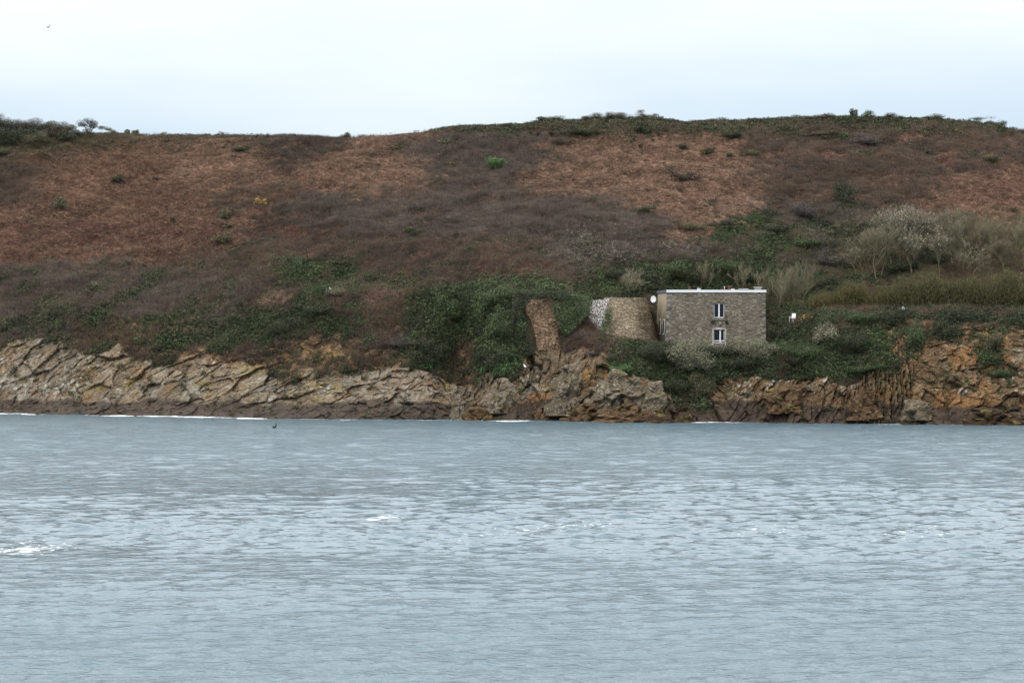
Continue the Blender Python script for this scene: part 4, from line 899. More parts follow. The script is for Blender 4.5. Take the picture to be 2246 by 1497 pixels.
def hp(px, py):   # local x,z on the front wall seen at a photo position
    # ray x = k*y ; wall line: (hx+u cos, sH+u sin)
    k = (px-CX)/FP; u = (k*sH-hx)/(math.cos(PHI)-k*math.sin(PHI)); y = sH+u*math.sin(PHI); return u, CH+(HOR-py)/FP*y-(hz0-.4)
WZ = hp(1464, 641)[1]; BAT = .26                  # wall top; batter of the walls
def batter(x, z): return x
m = MB(); t = BAT
XL0, XR0 = -.0-.12, HW+.02; XL, XR = .18, HW-.12
# front wall with two window openings, built from panels (battered left/right edges)
uw0, zu1 = hp(1566, 664.5); uw1, zu0 = hp(1589, 696.5); lw0, zl1 = hp(1565, 722); lw1, zl0 = hp(1589.5, 752)
def xl(z): return XL0+(XL-XL0)*z/WZ
def xr(z): return XR0+(XR-XR0)*z/WZ
zs = [0, zl0, zl1, zu0, zu1, WZ]
for i in range(5):
    z0, z1 = zs[i], zs[i+1]
    op = (lw0, lw1) if i == 1 else (uw0, uw1) if i == 3 else None
    parts = [(xl, xr)] if not op else [(xl, lambda z, a=op[0]: a), (lambda z, a=op[1]: a, xr)]
    for fa, fb in parts:
        m.hexa([(fa(z0), 0, z0), (fb(z0), 0, z0), (fb(z0), .55, z0), (fa(z0), .55, z0), (fa(z1), 0, z1), (fb(z1), 0, z1), (fb(z1), .55, z1), (fa(z1), .55, z1)])
m.build('front_wall', M_STONE, hs)
m = MB(); m.hexa([(xr(0)-.5, .552, 0), (xr(0), .552, 0), (xr(0), HD-.5, 0), (xr(0)-.5, HD-.5, 0), (xr(WZ)-.5, .552, WZ), (xr(WZ), .552, WZ), (xr(WZ), HD-.5, WZ), (xr(WZ)-.5, HD-.5, WZ)])
m.hexa([(xl(0), HD-.498, 0), (xr(0), HD-.498, 0), (xr(0), HD, 0), (xl(0), HD, 0), (xl(WZ), HD-.498, WZ), (xr(WZ), HD-.498, WZ), (xr(WZ), HD, WZ), (xl(WZ), HD, WZ)])
m.build('rear_wall', M_STONE, hs)
m = MB(); m.hexa([(xl(0), .552, 0), (xl(0)+.5, .552, 0), (xl(0)+.5, HD-.5, 0), (xl(0), HD-.5, 0), (xl(WZ), .552, WZ), (xl(WZ)+.5, .552, WZ), (xl(WZ)+.5, HD-.5, WZ), (xl(WZ), HD-.5, WZ)])
m.build('side_wall', M_RENDER, hs)
# quoins, alternating long and short
rq = random.Random(4)
for side in (0, 1):
    m = MB(); z = 0; k = 0
    while z < WZ-.1:
        h = min(rq.uniform(.28, .42), WZ-z); wd = (.60 if k % 2 else .42)+rq.uniform(-.07, .07); fx = xl if side == 0 else xr; s = 1 if side == 0 else -1
        a0, a1 = fx(z)-s*.03, fx(z+h)-s*.03
        lo, hi = sorted((a0, a0+s*wd)), sorted((a1, a1+s*wd)); dp = .35 if k % 2 else .6
        m.hexa([(lo[0], -.03, z+.012), (lo[1], -.03, z+.012), (lo[1], dp, z+.012), (lo[0], dp, z+.012), (hi[0], -.03, z+h-.012), (hi[1], -.03, z+h-.012), (hi[1], dp, z+h-.012), (hi[0], dp, z+h-.012)])
        z += h; k += 1
    m.build('corner_stones', M_QUOIN, hs, bevel=.015)
MB().box((XL+.1, .1, WZ-.12), (XR-.1, HD-.1, WZ-.02)).build('roof', M_ROOF, hs)
MB().box((XL-.12, -.12, WZ), (XR+.14, .12, WZ+.31)).build('white_fascia', M_WHITE, hs, bevel=.012)
m = MB(); m.box((XL-.12, .122, WZ-.01), (XL+.12, HD+.12, WZ+.30)); m.box((XR-.1, .122, WZ-.01), (XR+.14, HD+.12, WZ+.30)); m.box((XL+.122, HD-.1, WZ-.01), (XR-.102, HD+.12, WZ+.30))
m.build('shade_grey_fascia', M_ZINC, hs, bevel=.012)  # white roof edge continues; zinc grey here paints in its shaded tone
def window(name, x0, x1, z0, z1, mull, rail=None, depth=.16):
    f = MB(); fw = .085
    f.box((x0+.01, depth, z0+.01), (x0+fw, depth+.08, z1-.01)); f.box((x1-fw, depth, z0+.01), (x1-.01, depth+.08, z1-.01))
    f.box((x0+fw+.001, depth, z1-fw), (x1-fw-.001, depth+.08, z1-.01)); f.box((x0+fw+.001, depth, z0+.01), (x1-fw-.001, depth+.08, z0+fw))
    f.box((mull-.085, depth-.02, z0+fw+.001), (mull+.085, depth+.07, z1-fw-.001))
    if rail: f.box((x0+fw+.001, depth-.01, rail-.05), (mull-.087, depth+.06, rail+.05)); f.box((mull+.087, depth-.01, rail-.05), (x1-fw-.001, depth+.06, rail+.05))
    o = f.build(name, M_WHITE, hs, bevel=.008)
    for a, b2 in ((x0+fw, mull-.085), (mull+.085, x1-fw)):
        MB().box((a-.01, depth+.04, z0+fw-.01), (b2+.01, depth+.055, z1-fw+.01)).build('pane', M_GLASS, o)
    bk = MB().box((x0-.05, depth+.35, z0-.05), (x1+.05, depth+.37, z1+.05)).build('blind_back', M_DKBARK, o)
    return o
window('window', uw0, uw1, zu0, zu1, (uw0+uw1)/2)
window('window', lw0, lw1, zl0, zl1, hp(1580, 730)[0], hp(1580, 747)[1])
# surrounds
m = MB(); n = 7
cxw = (uw0+uw1)/2; half = (uw1-uw0)/2+.16
for k in range(n):   # flat arch of voussoirs over the upper window
    a0, a1 = -1+2*k/n, -1+2*(k+1)/n
    def q(a, up): return (cxw+a*half*(1+.16*up), zu1+.03+.10*(1-a*a)+up*.42)
    p = [q(a0, 0), q(a1, 0), q(a1, 1), q(a0, 1)]; g = .008
    m.hexa([(p[0][0]+g, -.035, p[0][1]), (p[1][0]-g, -.035, p[1][1]), (p[1][0]-g, .2, p[1][1]), (p[0][0]+g, .2, p[0][1]), (p[3][0]+g, -.035, p[3][1]), (p[2][0]-g, -.035, p[2][1]), (p[2][0]-g, .2, p[2][1]), (p[3][0]+g, .2, p[3][1])])
m.build('arch_lintel', M_DRESS, hs, bevel=.01)
m = MB(); z = zu0-.02; k = 0
while z < zu1-.1:
    h = .34; wd = .36 if k % 2 == 0 else .2
    for s, e in ((-1, uw0), (1, uw1)):
        a, b2 = sorted((e+s*.004, e+s*wd)); MB().box((a, -.07, z+.01), (b2, .3, min(z+h-.01, zu1))).build('jamb_block', M_QUOIN, hs, bevel=.03)
    z += h; k += 1
MB().box((uw0-.32, -.13, zu0-.30), (uw1+.32, .2, zu0-.06)).build('sill', M_QUOIN, hs, bevel=.02)
for px in (1563.5, 1593.5):
    u, zc = hp(px, 706); MB().box((u-.2, -.32, zc-.14), (u+.2, .05, zc+.2)).build('corbel_stone', M_MOSS, hs, bevel=.09)
u, zc = hp(1579, 707); MB().box((u-.16, -.24, zc-.25), (u+.16, .05, zc+.12)).build('corbel_stone', M_DRESS, hs, bevel=.05)
for px in (1554, 1602):   # blocked loopholes beside the window
    u, z1_ = hp(px, 678); _, z0_ = hp(px, 695); MB().box((u-.22, -.02, z0_), (u+.22, .1, z1_)).build('blocked_loophole', M_DRESS, hs, bevel=.01)
m = MB(); m.box((lw0-.18, -.025, zl0-.3), (lw0-.004, .3, zl1+.15)); m.box((lw1+.004, -.025, zl0-.3), (lw1+.2, .3, zl1+.15)); m.box((lw0-.003, -.025, zl1+.004), (lw1+.003, .3, zl1+.2))
m.build('cement_surround', M_CONC, hs, bevel=.01)
m = MB().box((lw0+.3, -.05, zl1+.05), (lw1-.3, -.026, zl1+.13)).build('lintel_strip', M_WHITE, hs)
MB().box((lw0-.003, .002, zl0-.4), (lw1+.003, .3, zl0-.003)).build('sill', M_CONC, hs)
# windows of the rendered side
for y0 in (1.6, 5.0):
    z0, z1 = 3.0, 4.9; f = MB()
    def X(z): return xl(z)-.03
    f.hexa([(X(z0), y0, z0), (X(z0)+.06, y0, z0), (X(z0)+.06, y0+1.1, z0), (X(z0), y0+1.1, z0), (X(z1), y0, z1), (X(z1)+.06, y0, z1), (X(z1)+.06, y0+1.1, z1), (X(z1), y0+1.1, z1)])
    fr = f.build('side_window', M_WHITE, hs)
    for s in (0, 1):
        a = y0+.1+s*.5; MB().hexa([(X(z0)-.012, a, z0+.1), (X(z0)+.01, a, z0+.1), (X(z0)+.01, a+.4, z0+.1), (X(z0)-.012, a+.4, z0+.1), (X(z1)-.012, a, z1-.1), (X(z1)+.01, a, z1-.1), (X(z1)+.01, a+.4, z1-.1), (X(z1)-.012, a+.4, z1-.1)]).build('pane', M_GLASS, fr)
# things on the roof
def pot(px, y, h, r=.16):
    u, _ = hp(px, 640); m = MB(); m.tube([(u, y, WZ-.1), (u, y, WZ+.31+h*.75), (u, y, WZ+.31+h*.8), (u, y, WZ+.31+h)], [r, r*.85, r*1.15, r*1.1], 12); m.build('chimney_pot', M_TERRA, hs, smooth=False)
pot(1518, 2.2, .42, .17); pot(1607, 2.4, .5, .2); pot(1592, 2.6, .28, .12)
for px, w_ in ((1533, .42), (1607.5, .38)):
    u, _ = hp(px, 634); MB().box((u-w_/2, -.10, WZ+.312), (u+w_/2, .1, WZ+.46)).build('parapet_vent', M_WHITE, hs, bevel=.01)
u, _ = hp(1533, 634); MB().box((u-.17, .3, WZ), (u+.17, .6, WZ+.66)).build('vent_box', M_ZINC, hs, bevel=.02)
u, _ = hp(1592.5, 634); MB().tube([(u, 1.2, WZ), (u, 1.2, WZ+.62), (u, 1.2, WZ+.64), (u, 1.2, WZ+.76)], [.03, .03, .08, .06], 8).build('vent_cowl', M_WHITE, hs)
u, _ = hp(1635, 634); m = MB().box((u-.5, 1, WZ), (u+.5, 1.8, WZ+.42)).build('skylight', M_ZINC, hs, bevel=.02); MB().box((u-.56, .94, WZ+.422), (u+.56, 1.86, WZ+.48)).build('cap', M_WHITE, m)
u, _ = hp(1665, 634); m = MB().box((u-.36, .5, WZ), (u+.36, 1.2, WZ+.58)).build('chimney', M_CONC, hs, bevel=.02); MB().box((u-.46, .4, WZ+.60), (u+.46, 1.3, WZ+.66)).build('cap', M_WHITE, m)
# lean-to behind the right corner
MB().box((HW-.6, HD+.02, 0), (HW+.62, HD+2.8, WZ-1.0)).build('rear_annexe', M_ZINC, hs, bevel=.02)
MB().box((HW-.7, HD-.05, WZ-.99), (HW+.78, HD+2.9, WZ-.84)).build('annexe_roof', M_ROOF, hs)

# plank fence beside the house
fx, fy, fz = at(1451, 762, 269.5); fo = empty('plank_fence', (fx, fy, fz-.5)); tag(fo, 'dark weathered plank fence between the bastion and the house', 'fence')
m = MB(); r = random.Random(5)
for k in range(12): x = -.99+k*.165; m.box((x, 0, 0), (x+.145, .03, 3.4+r.uniform(-.12, .12)))
m.build('boards', M_WOOD, fo)
for z in (.6, 2.4): MB().box((-1.0, .031, z), (1.0, .09, z+.1)).build('rail', M_WOOD, fo)
for x in (-.95, .9): MB().box((x, .092, 0), (x+.1, .19, 3.2)).build('post', M_WOOD, fo)
# satellite dish on its mast
dx, dy, dz = at(1433, 656, 268.0); do = empty('satellite_dish', (dx, dy, 9.0)); tag(do, 'white oval satellite dish fixed out from the house side wall, beside the bastion', 'dish')
m = MB(); n = 24; R1 = .39; ring = []
V = [(0, .13, 0)]; Fd = []
for j in range(1, 5):
    rr_ = R1*j/4
    for k in range(n): a = 2*math.pi*k/n; V.append((math.cos(a)*rr_*.86, .13-.13*(j/4)**2, math.sin(a)*rr_*1.12))
for k in range(n): Fd.append((0, 1+k, 1+(k+1) % n))
for j in range(3):
    for k in range(n): Fd.append((1+j*n+k, 1+(j+1)*n+k, 1+(j+1)*n+(k+1) % n, 1+j*n+(k+1) % n))
me = bpy.data.meshes.new('reflector'); me.from_pydata(V, [], Fd); me.polygons.foreach_set('use_smooth', [True]*len(Fd)); me.update()
o = link('reflector', me, M_WHITE, do); o.location = (0, 0, dz-9.0); o.rotation_euler = (math.radians(-14), 0, math.radians(-12)); sm = o.modifiers.new('thick', 'SOLIDIFY'); sm.thickness = .015
MB().tube([(.75, .3, dz-9.25), (.1, .28, dz-9.2), (0, .26, dz-9.1), (0, .12, dz-9.0)], [.03, .03, .03, .03], 8).build('wall_bracket', M_ZINC, do)
MB().tube([(0, .0, dz-9.45), (0, -.36, dz-9.3)], [.012, .012], 6).tube([(0, -.34, dz-9.31), (0, -.44, dz-9.26)], [.035, .03], 8).build('feed_arm', M_ZINC, do)

# ------------------------------------------------------------------ round battered bastion and the older walls
M_BAST = masonry('bastion_stone', [lin(122, 110, 94), lin(196, 178, 144), lin(112, 102, 90), lin(220, 196, 152), lin(146, 132, 112)], lin(120, 106, 86), size=(4.0, 4.0, 9.5), stain=(.55, .52, .5), stain_amt=.65)
M_BROWN = masonry('brown_schist', [lin(134, 108, 84), lin(172, 140, 108), lin(118, 96, 76), lin(198, 166, 128), lin(146, 120, 94)], lin(84, 60, 44), size=(3.0, 3.0, 9), stain=(.72, .68, .64), stain_amt=.5, depth=.07, speck=.08)
M_LIME = None
def lime():
    m, N, L, b = new_mat('lime_streaked_stone', .9, .15)
    f = rampf(N, L, noise(N, L, coords(N, L, (2.6, 2.6, 2.2), (0, .3, 0)), 2.6, 5, .7), .48, .56)
    big = rampf(N, L, noise(N, L, coords(N, L), .55, 2, .5), .3, .5)
    mm = N.new('ShaderNodeMath'); mm.operation = 'MULTIPLY'; L.new(f, mm.inputs[0]); L.new(big, mm.inputs[1])
    base = mixc(N, L, rampf(N, L, noise(N, L, coords(N, L, (3, 3, 9)), 1.2, 4, .6), .35, .65), lin(92, 82, 74), lin(132, 116, 98))
    c = mixc(N, L, mm.outputs[0], base, (.64, .65, .66)); L.new(c, b.inputs['Base Color'])
    bump(N, L, b, noise(N, L, coords(N, L, (3, 3, 9)), 1.5, 4), .12); return m
M_LIME = lime()
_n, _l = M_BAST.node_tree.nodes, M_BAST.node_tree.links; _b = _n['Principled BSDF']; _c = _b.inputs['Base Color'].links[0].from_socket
_t = _n.new('ShaderNodeTexCoord'); _s = _n.new('ShaderNodeSeparateXYZ'); _l.new(_t.outputs['Object'], _s.inputs[0])     # weather stains towards the house, darkened further to paint in the drum's round shading
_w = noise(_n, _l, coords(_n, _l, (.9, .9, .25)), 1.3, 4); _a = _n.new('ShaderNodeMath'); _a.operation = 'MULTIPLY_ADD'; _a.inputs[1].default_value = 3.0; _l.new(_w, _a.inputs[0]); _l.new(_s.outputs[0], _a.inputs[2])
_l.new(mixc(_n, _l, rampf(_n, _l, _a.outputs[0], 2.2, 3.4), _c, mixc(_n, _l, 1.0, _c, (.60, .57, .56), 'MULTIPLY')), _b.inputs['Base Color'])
bY = 267.0; bx = (1372-CX)/FP*bY; bz0 = 7.6
zt = CH+(HOR-653)/FP*(bY-2.2)
bo = empty('round_bastion', (bx, bY, bz0)); tag(bo, 'round battered beige stone bastion left of the house', 'bastion')
Hb = zt-bz0
rb, rt2 = 86*bY/FP, 47*bY/FP      # base and top radii
seg_, rows_ = 96, 44; V = []; Fb = []
for j in range(rows_+1):
    t = j/rows_; R_ = rb+(rt2-rb)*(t**.8)
    for k in range(seg_):
        a = 2*math.pi*k/seg_; V.append((math.cos(a)*R_, math.sin(a)*R_, Hb*t))
for j in range(rows_):
    for k in range(seg_): Fb.append((j*seg_+k, j*seg_+(k+1) % seg_, (j+1)*seg_+(k+1) % seg_, (j+1)*seg_+k))
V = np.array(V); nn = fbm(V, .8, 3, 301)*.06+vnoise(V*np.array([1, 1, 3]), 2.2, 302)*.03; q = V.copy(); q[:, 2] = 0; q /= np.linalg.norm(q, axis=1)[:, None]; V = V+q*nn[:, None]
topz = V[:, 2] > Hb*.985; V[topz, 2] += vnoise(V[topz], 1.2, 303)*.08
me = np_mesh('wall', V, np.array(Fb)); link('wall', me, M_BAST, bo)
MB().tube([(0, 0, Hb-.35), (0, 0, Hb-.12)], [rt2-.02, rt2-.04], 48).build('top', plain('mossy_top', lin(82, 76, 54), 1, .05, .4, 3), bo)
# flat flank wall with white lime streaks, running left from the bastion
def curtain(name, label, cat, pts, ztop, zbot, mat, batter_=.9, seed=1, thick=.9, part=False, parent=None, nx=60, nz=34, wav=.08, topw=.15):
    """battered wall along plan points pts [(x,y)...]; heights may vary along it"""
    P = np.array(pts, float); d = np.concatenate([[0], np.cumsum(np.linalg.norm(np.diff(P, axis=0), axis=1))]); tt = np.linspace(0, d[-1], nx)
    X = np.interp(tt, d, P[:, 0]); Yy = np.interp(tt, d, P[:, 1]); zt_ = np.interp(tt, d, ztop); zb_ = np.interp(tt, d, zbot)
    o0 = np.array([X.mean(), Yy.mean(), zb_.min()])
    tx, ty = np.gradient(X), np.gradient(Yy); l_ = np.hypot(tx, ty); nx_, ny_ = ty/l_, -tx/l_
    V = []
    for j in range(nz+1):
        t = j/nz; off = batter_*(1-t)**1.2; z = zb_+(zt_-zb_)*t
        V.append(np.stack([X+nx_*off, Yy+ny_*off, z], 1))
    V = np.array(V); n_ = fbm(V.reshape(-1, 3), .7, 3, seed).reshape(V.shape[:2])*wav*2+vnoise(V.reshape(-1, 3)*np.array([1, 1, 3]), 2.4, seed+3).reshape(V.shape[:2])*wav*.6
    V[..., 0] += nx_*n_; V[..., 1] += ny_*n_; V[-1, :, 2] += vnoise(V[-1], 1.3, seed+9)*topw
    back = V[-1].copy(); back[:, 0] -= nx_*thick; back[:, 1] -= ny_*thick; bb = back.copy(); bb[:, 2] = zb_
    A = np.concatenate([V, back[None], bb[None]]); nr2 = A.shape[0]; id_ = np.arange(nr2*nx).reshape(nr2, nx)
    Ff = np.stack([id_[:-1, :-1], id_[:-1, 1:], id_[1:, 1:], id_[1:, :-1]], -1).reshape(-1, 4)
    if part: o0 = np.array(tuple(parent.location))
    me = np_mesh(name, A.reshape(-1, 3)-o0, Ff)
    o = link(name, me, mat, parent); 
    if not part: o.location = tuple(o0); tag(o, label, cat)
    return o
def zz_(py, Y): return CH+(HOR-py)/FP*Y
def xx_(px, Y): return (px-CX)/FP*Y
curtain('flank_wall', '', '', [(xx_(1276, 267.2), 267.2), (xx_(1312, 265.6), 265.6), (xx_(1352, 265.0), 265.0)], [zz_(660, 267), zz_(655, 266), zz_(653, 265)], [zz_(762, 267), zz_(762, 266), zz_(762, 265)], M_LIME, 1.3, 311, part=True, parent=bo)
curtain('stone_wall', 'leaf shaped brown stone retaining wall framed by ivy above the cleft', 'wall', [(xx_(1140, 267.5), 267.5), (xx_(1160, 264.8), 264.8), (xx_(1190, 263.6), 263.6), (xx_(1215, 263.6), 263.6), (xx_(1236, 265.2), 265.2)],
        [zz_(660, 266), zz_(656, 264), zz_(655, 263), zz_(656, 263), zz_(662, 265)], [zz_(770, 266), zz_(769, 264), zz_(768, 263), zz_(768, 263), zz_(762, 265)], M_BROWN, 1.1, 321, nx=90, nz=60, wav=.10)
# ivy curtains that frame the brown wall
def ivy(pxpy, label, n, seed, Yf, col=GR, name='ivy_curtain', size=.17, thick=.7):
    r = np.random.default_rng(seed); P = []; poly = pxpy; xs = [p[0] for p in poly]; ys = [p[1] for p in poly]
    while len(P) < n:
        a = r.uniform(min(xs), max(xs), n); b2 = r.uniform(min(ys), max(ys), n); w1 = fbm(np.stack([a*.05, b2*.05, 0*a], 1), 1.2, 3, seed)*5
        k = inpoly(a+w1, b2+w1*.6, poly)
        for x, y in zip(a[k], b2[k]):
            P.append(at(x, y, Yf(x, y)-r.uniform(0, thick)))
    P = np.array(P[:n]); P[:, 1] -= .45*fbm(P, .9, 3, seed+2); c = P.mean(0)
    nr = np.stack([r.normal(size=n)*.8, -.7+r.normal(size=n)*.7, .6+r.normal(size=n)*.7], 1); nr /= np.linalg.norm(nr, axis=1)[:, None]
    e = np.cross(nr, r.normal(size=(n, 3))); e /= np.linalg.norm(e, axis=1)[:, None]; g = np.cross(nr, e); s = size*r.uniform(.5, 1.2, (n, 1))
    V = np.stack([P-e*s*.5, P+g*s*.4, P+e*s*.55, P-g*s*.4], 1).reshape(-1, 3)-c
    S = np.repeat(r.uniform(.4, 1.6, n)*(1+.6*fbm(P, 1.0, 3, seed+1)), 4)
    me = np_mesh('ivy', V, np.arange(4*n).reshape(-1, 4), {'shade': ('FLOAT', 'POINT', S)}); me.materials.append(M_FOL)
    o = link(name, me); o.location = tuple(c); o.color = (*dull(col, .35), 1); tag(o, label, 'ivy', 'ivy hanging over the old walls')
ivy([(1128,640),(1250,638),(1250,656),(1216,658),(1195,652),(1164,660),(1146,686),(1142,705),(1158,735),(1172,775),(1140,785),(1120,720)], 'ivy curtain hanging over the left edge of the brown wall', 7500, 401, lambda x, y: 263.1-.012*(y-655), DK)
ivy([(1214,652),(1262,645),(1302,652),(1290,690),(1270,715),(1240,735),(1228,722),(1222,706),(1212,690)], 'ivy curtain between the brown wall and the white streaked wall', 6000, 402, lambda x, y: 263.0-.011*(y-655))
ivy([(1328,680),(1342,672),(1345,700),(1332,722),(1322,740),(1314,735),(1322,705)], 'narrow ivy strip at the seam of the bastion', 900, 403, lambda x, y: 263.6-.012*(y-650), thick=.3)
ivy([(1310,742),(1350,752),(1410,745),(1440,748),(1470,752),(1462,775),(1310,775)], 'ragged ivy fringe along the foot of the bastion', 4000, 404, lambda x, y: 262.0-.02*(y-740), DK)

# ------------------------------------------------------------------ rock outcrops and boulders at the waterline
M_ROCK = None
def rockmat(name, c1, c2, c3):
    m, N, L, b = new_mat(name, .95, .12)
    f = rampf(N, L, noise(N, L, coords(N, L), 1.1, 5, .6), .35, .65); c = mixc(N, L, f, c1, c2)
    f2 = rampf(N, L, noise(N, L, coords(N, L), 3.4, 5, .7), .58, .66); c = mixc(N, L, f2, c, c3)
    f3 = rampf(N, L, noise(N, L, coords(N, L, (1, 1, 1.4)), .9, 3, .6), .55, .66); c = mixc(N, L, f3, c, lin(118, 106, 68)); L.new(c, b.inputs['Base Color'])
    bump(N, L, b, noise(N, L, coords(N, L, (1, 1, 1), (0, .6, 0)), 4.0, 6, .7), .22); return m
M_RG = rockmat('grey_rock', lin(136, 126, 110), lin(108, 95, 80), lin(196, 192, 180)); M_RB = rockmat('brown_rock', lin(112, 90, 70), lin(86, 66, 50), lin(150, 130, 104)); M_RD = rockmat('dark_wet_rock', lin(66, 54, 46), lin(84, 68, 54), lin(96, 84, 70))
def rock_obj(px, pyt, pyb, w, label, mat, lean=0.0, seed=0, Y=None, group='rock outcrops along the foot of the cliff', name='rock_outcrop', deep=.7, point=.5):
    yb = Y if Y else ground(px, pyb, (nfoot, rE)).y-.2
    x, _, z0 = at(px, pyb, yb); z1 = zz_(pyt, yb); h = z1-z0; wm = w*yb/FP; r = random.Random(seed+px)
    nu, nv = 44, 36; V = []
    for j in range(nv+1):
        t = j/nv; rad = (1-point*t**1.5)*math.sqrt(max(1-(t**6), .0))
        for k in range(nu):
            a = 2*math.pi*k/nu; V.append((math.cos(a)*wm/2*rad+lean*t*h, math.sin(a)*wm/2*deep*rad, t*h-.3))
    V = np.array(V); V0 = V+np.array([px, 0, seed]); la = math.radians(62)
    for (sc_, am) in ((wm*.42, .30), (wm*.17, .12), (wm*.07, .045)):
        uu = V0[:, 0]*math.cos(la)+V0[:, 2]*math.sin(la); vv = -V0[:, 0]*math.sin(la)+V0[:, 2]*math.cos(la)
        val, off, tl, ed = cells(np.stack([uu/sc_/1.5, vv/sc_, V0[:, 1]/sc_], 1), int(seed+px))
        dr = V.copy(); dr[:, 2] = 0; ln = np.linalg.norm(dr, axis=1)[:, None]+1e-6; dr /= ln
        dd = wm*am*((val-.5)+(off*tl).sum(1)*.7-.3*(1-sstep(0, .08, ed))); V[:, :2] += dr[:, :2]*dd[:, None]; V[:, 2] += dd*.35*(V[:, 2] > .3)
    Ff = []
    for j in range(nv):
        for k in range(nu): Ff.append((j*nu+k, j*nu+(k+1) % nu, (j+1)*nu+(k+1) % nu, (j+1)*nu+k))
    me = np_mesh(name, V, np.array(Ff)); o = link(name, me, mat); o.location = (x, yb, z0); tag(o, label, 'rock', group); return o
for i, a_ in enumerate([
 (1243,790,905,70,'tall pointed grey rock with yellow lichen right of the cleft',M_RG,.06), (1308,822,892,56,'pale leaning slab of rock in front of the centre cliff',M_RG,.45),
 (1340,800,905,70,'lichen spotted rock face behind the leaning slab',M_RG,.1), (1387,812,905,42,'upright rock finger with white tip below the green cushion',M_RG,.05),
 (1432,828,910,54,'pair of pale upright rock blades at the foot of the ivy',M_RG,.12), (1095,822,900,64,'grey rock with white lichen below the ivy in the gully',M_RG,.12),
 (1280,880,920,90,'low brown rock shelf under the leaning slab',M_RB,.3), (1370,880,922,110,'rounded brown rock shelf at the waterline, centre',M_RB,.2), (1475,890,924,100,'dark rock shelf at the waterline below the olive bush',M_RD,.1),
 (1010,872,915,44,'grey boulder with white top at the mouth of the gully',M_RG,0), (1050,890,918,60,'brown boulder in the gully mouth',M_RB,.1), (1190,885,918,50,'orange brown boulder at the foot of the cleft',M_RB,0),
 (1720,840,900,90,'brown rock buttress left of the sea cave',M_RB,.1), (1900,840,915,60,'ochre rock buttress right of the sea cave',M_RB,-.1), (2005,870,915,70,'rounded grey rock at the foot of the right cliff',M_RG,0),
 (2190,892,925,120,'flat brown rock shelf at the right waterline',M_RD,0), (1780,832,850,34,'small white topped rock on the cliff lip',M_RG,0), (2170,915,934,130,'dark low reef awash at the right edge',M_RD,0)]):
    rock_obj(*a_[:4], a_[4], a_[5], a_[6], seed=i*13+1)

M_TIDE = rockmat('tidal_rock', lin(58, 50, 44), lin(74, 62, 52), lin(84, 76, 68)); r = random.Random(12); protos = []
for k in range(30):     # low rocks awash along the waterline
    px = 20+k*76+r.uniform(-30, 30); yb = float(np.interp(px, cols, Yc[0]))-r.uniform(-.6, 1.6); x = (px-CX)/FP*yb
    if k < 3:
        o = rock_obj(px, 700, 712, 30, '', M_TIDE, seed=50+k, Y=255, name='tidal_rock', group=None, deep=.8, point=.75); protos.append(o)
    else:
        o = protos[k % 3].copy(); sc.collection.objects.link(o)
    o.location = (x, yb, -.28); f = r.uniform(.5, 1.35); o.scale = (f*r.uniform(1, 1.8), f, f*r.uniform(.7, 1.2)); o.rotation_euler = (0, 0, r.uniform(0, 6))
    tag(o, 'low dark wet rock washed by the sea along the foot of the cliffs', 'rock', 'small dark rocks awash at the waterline')

# ------------------------------------------------------------------ garden things right of the house
def garden(px, py, Y): return Vector(at(px, py, Y))
M_RUST = plain('rusty_metal', lin(122, 80, 66), .8, .3, .3, 8); M_ORANGE = plain('orange_plastic', lin(214, 128, 40), .5, .4, .05, 3); M_PLAST = plain('white_plastic', (.82, .83, .84), .45, .4, .03, 3)
M_GALV = plain('galvanised_metal', lin(130, 142, 150), .5, .4, .1, 5)
g = ground(1690, 706, (nfoot, nridge)); rl = empty('railing', g); tag(rl, 'thin rusty railing along the garden terrace right of the house', 'railing')
L_ = (1752-1690)*268/FP
MB().tube([(0, 0, 1.22), (L_*.5, -.1, 1.27), (L_, -.2, 1.3)], [.022, .022, .022], 6).build('top_rail', M_RUST, rl)
MB().tube([(0, 0, .7), (L_, -.2, .75)], [.012, .012], 5).build('lower_rail', M_RUST, rl)
for k in range(4): MB().tube([(L_*k/3, -.2*k/3, -.6), (L_*k/3, -.2*k/3, 1.26)], [.022, .02], 6).build('post', M_RUST, rl)
g = ground(1736, 712, (nfoot, nridge))+Vector((0, -.4, .45)); ch = empty('garden_chair', g, math.radians(-38)); tag(ch, 'white plastic garden chair on the terrace right of the house', 'chair')
MB().box((-.29, .22, .43), (.29, .27, 1.05), Matrix.Rotation(math.radians(-8), 4, 'X')).build('backrest', M_PLAST, ch, bevel=.03)
MB().box((-.28, -.30, .40), (.28, .20, .44)).build('seat', M_PLAST, ch, bevel=.02)
for x in (-.25, .25):
    for y in (-.26, .2): MB().tube([(x, y, .4), (x*1.12, y*1.15, -.25)], [.028, .022], 6).build('leg', M_PLAST, ch)
for x in (-.29, .29): MB().box((x-.03, -.26, .60), (x+.03, .28, .63)).tube([(x, -.24, .6), (x, -.26, .42)], [.02, .02], 6).build('armrest', M_PLAST, ch)
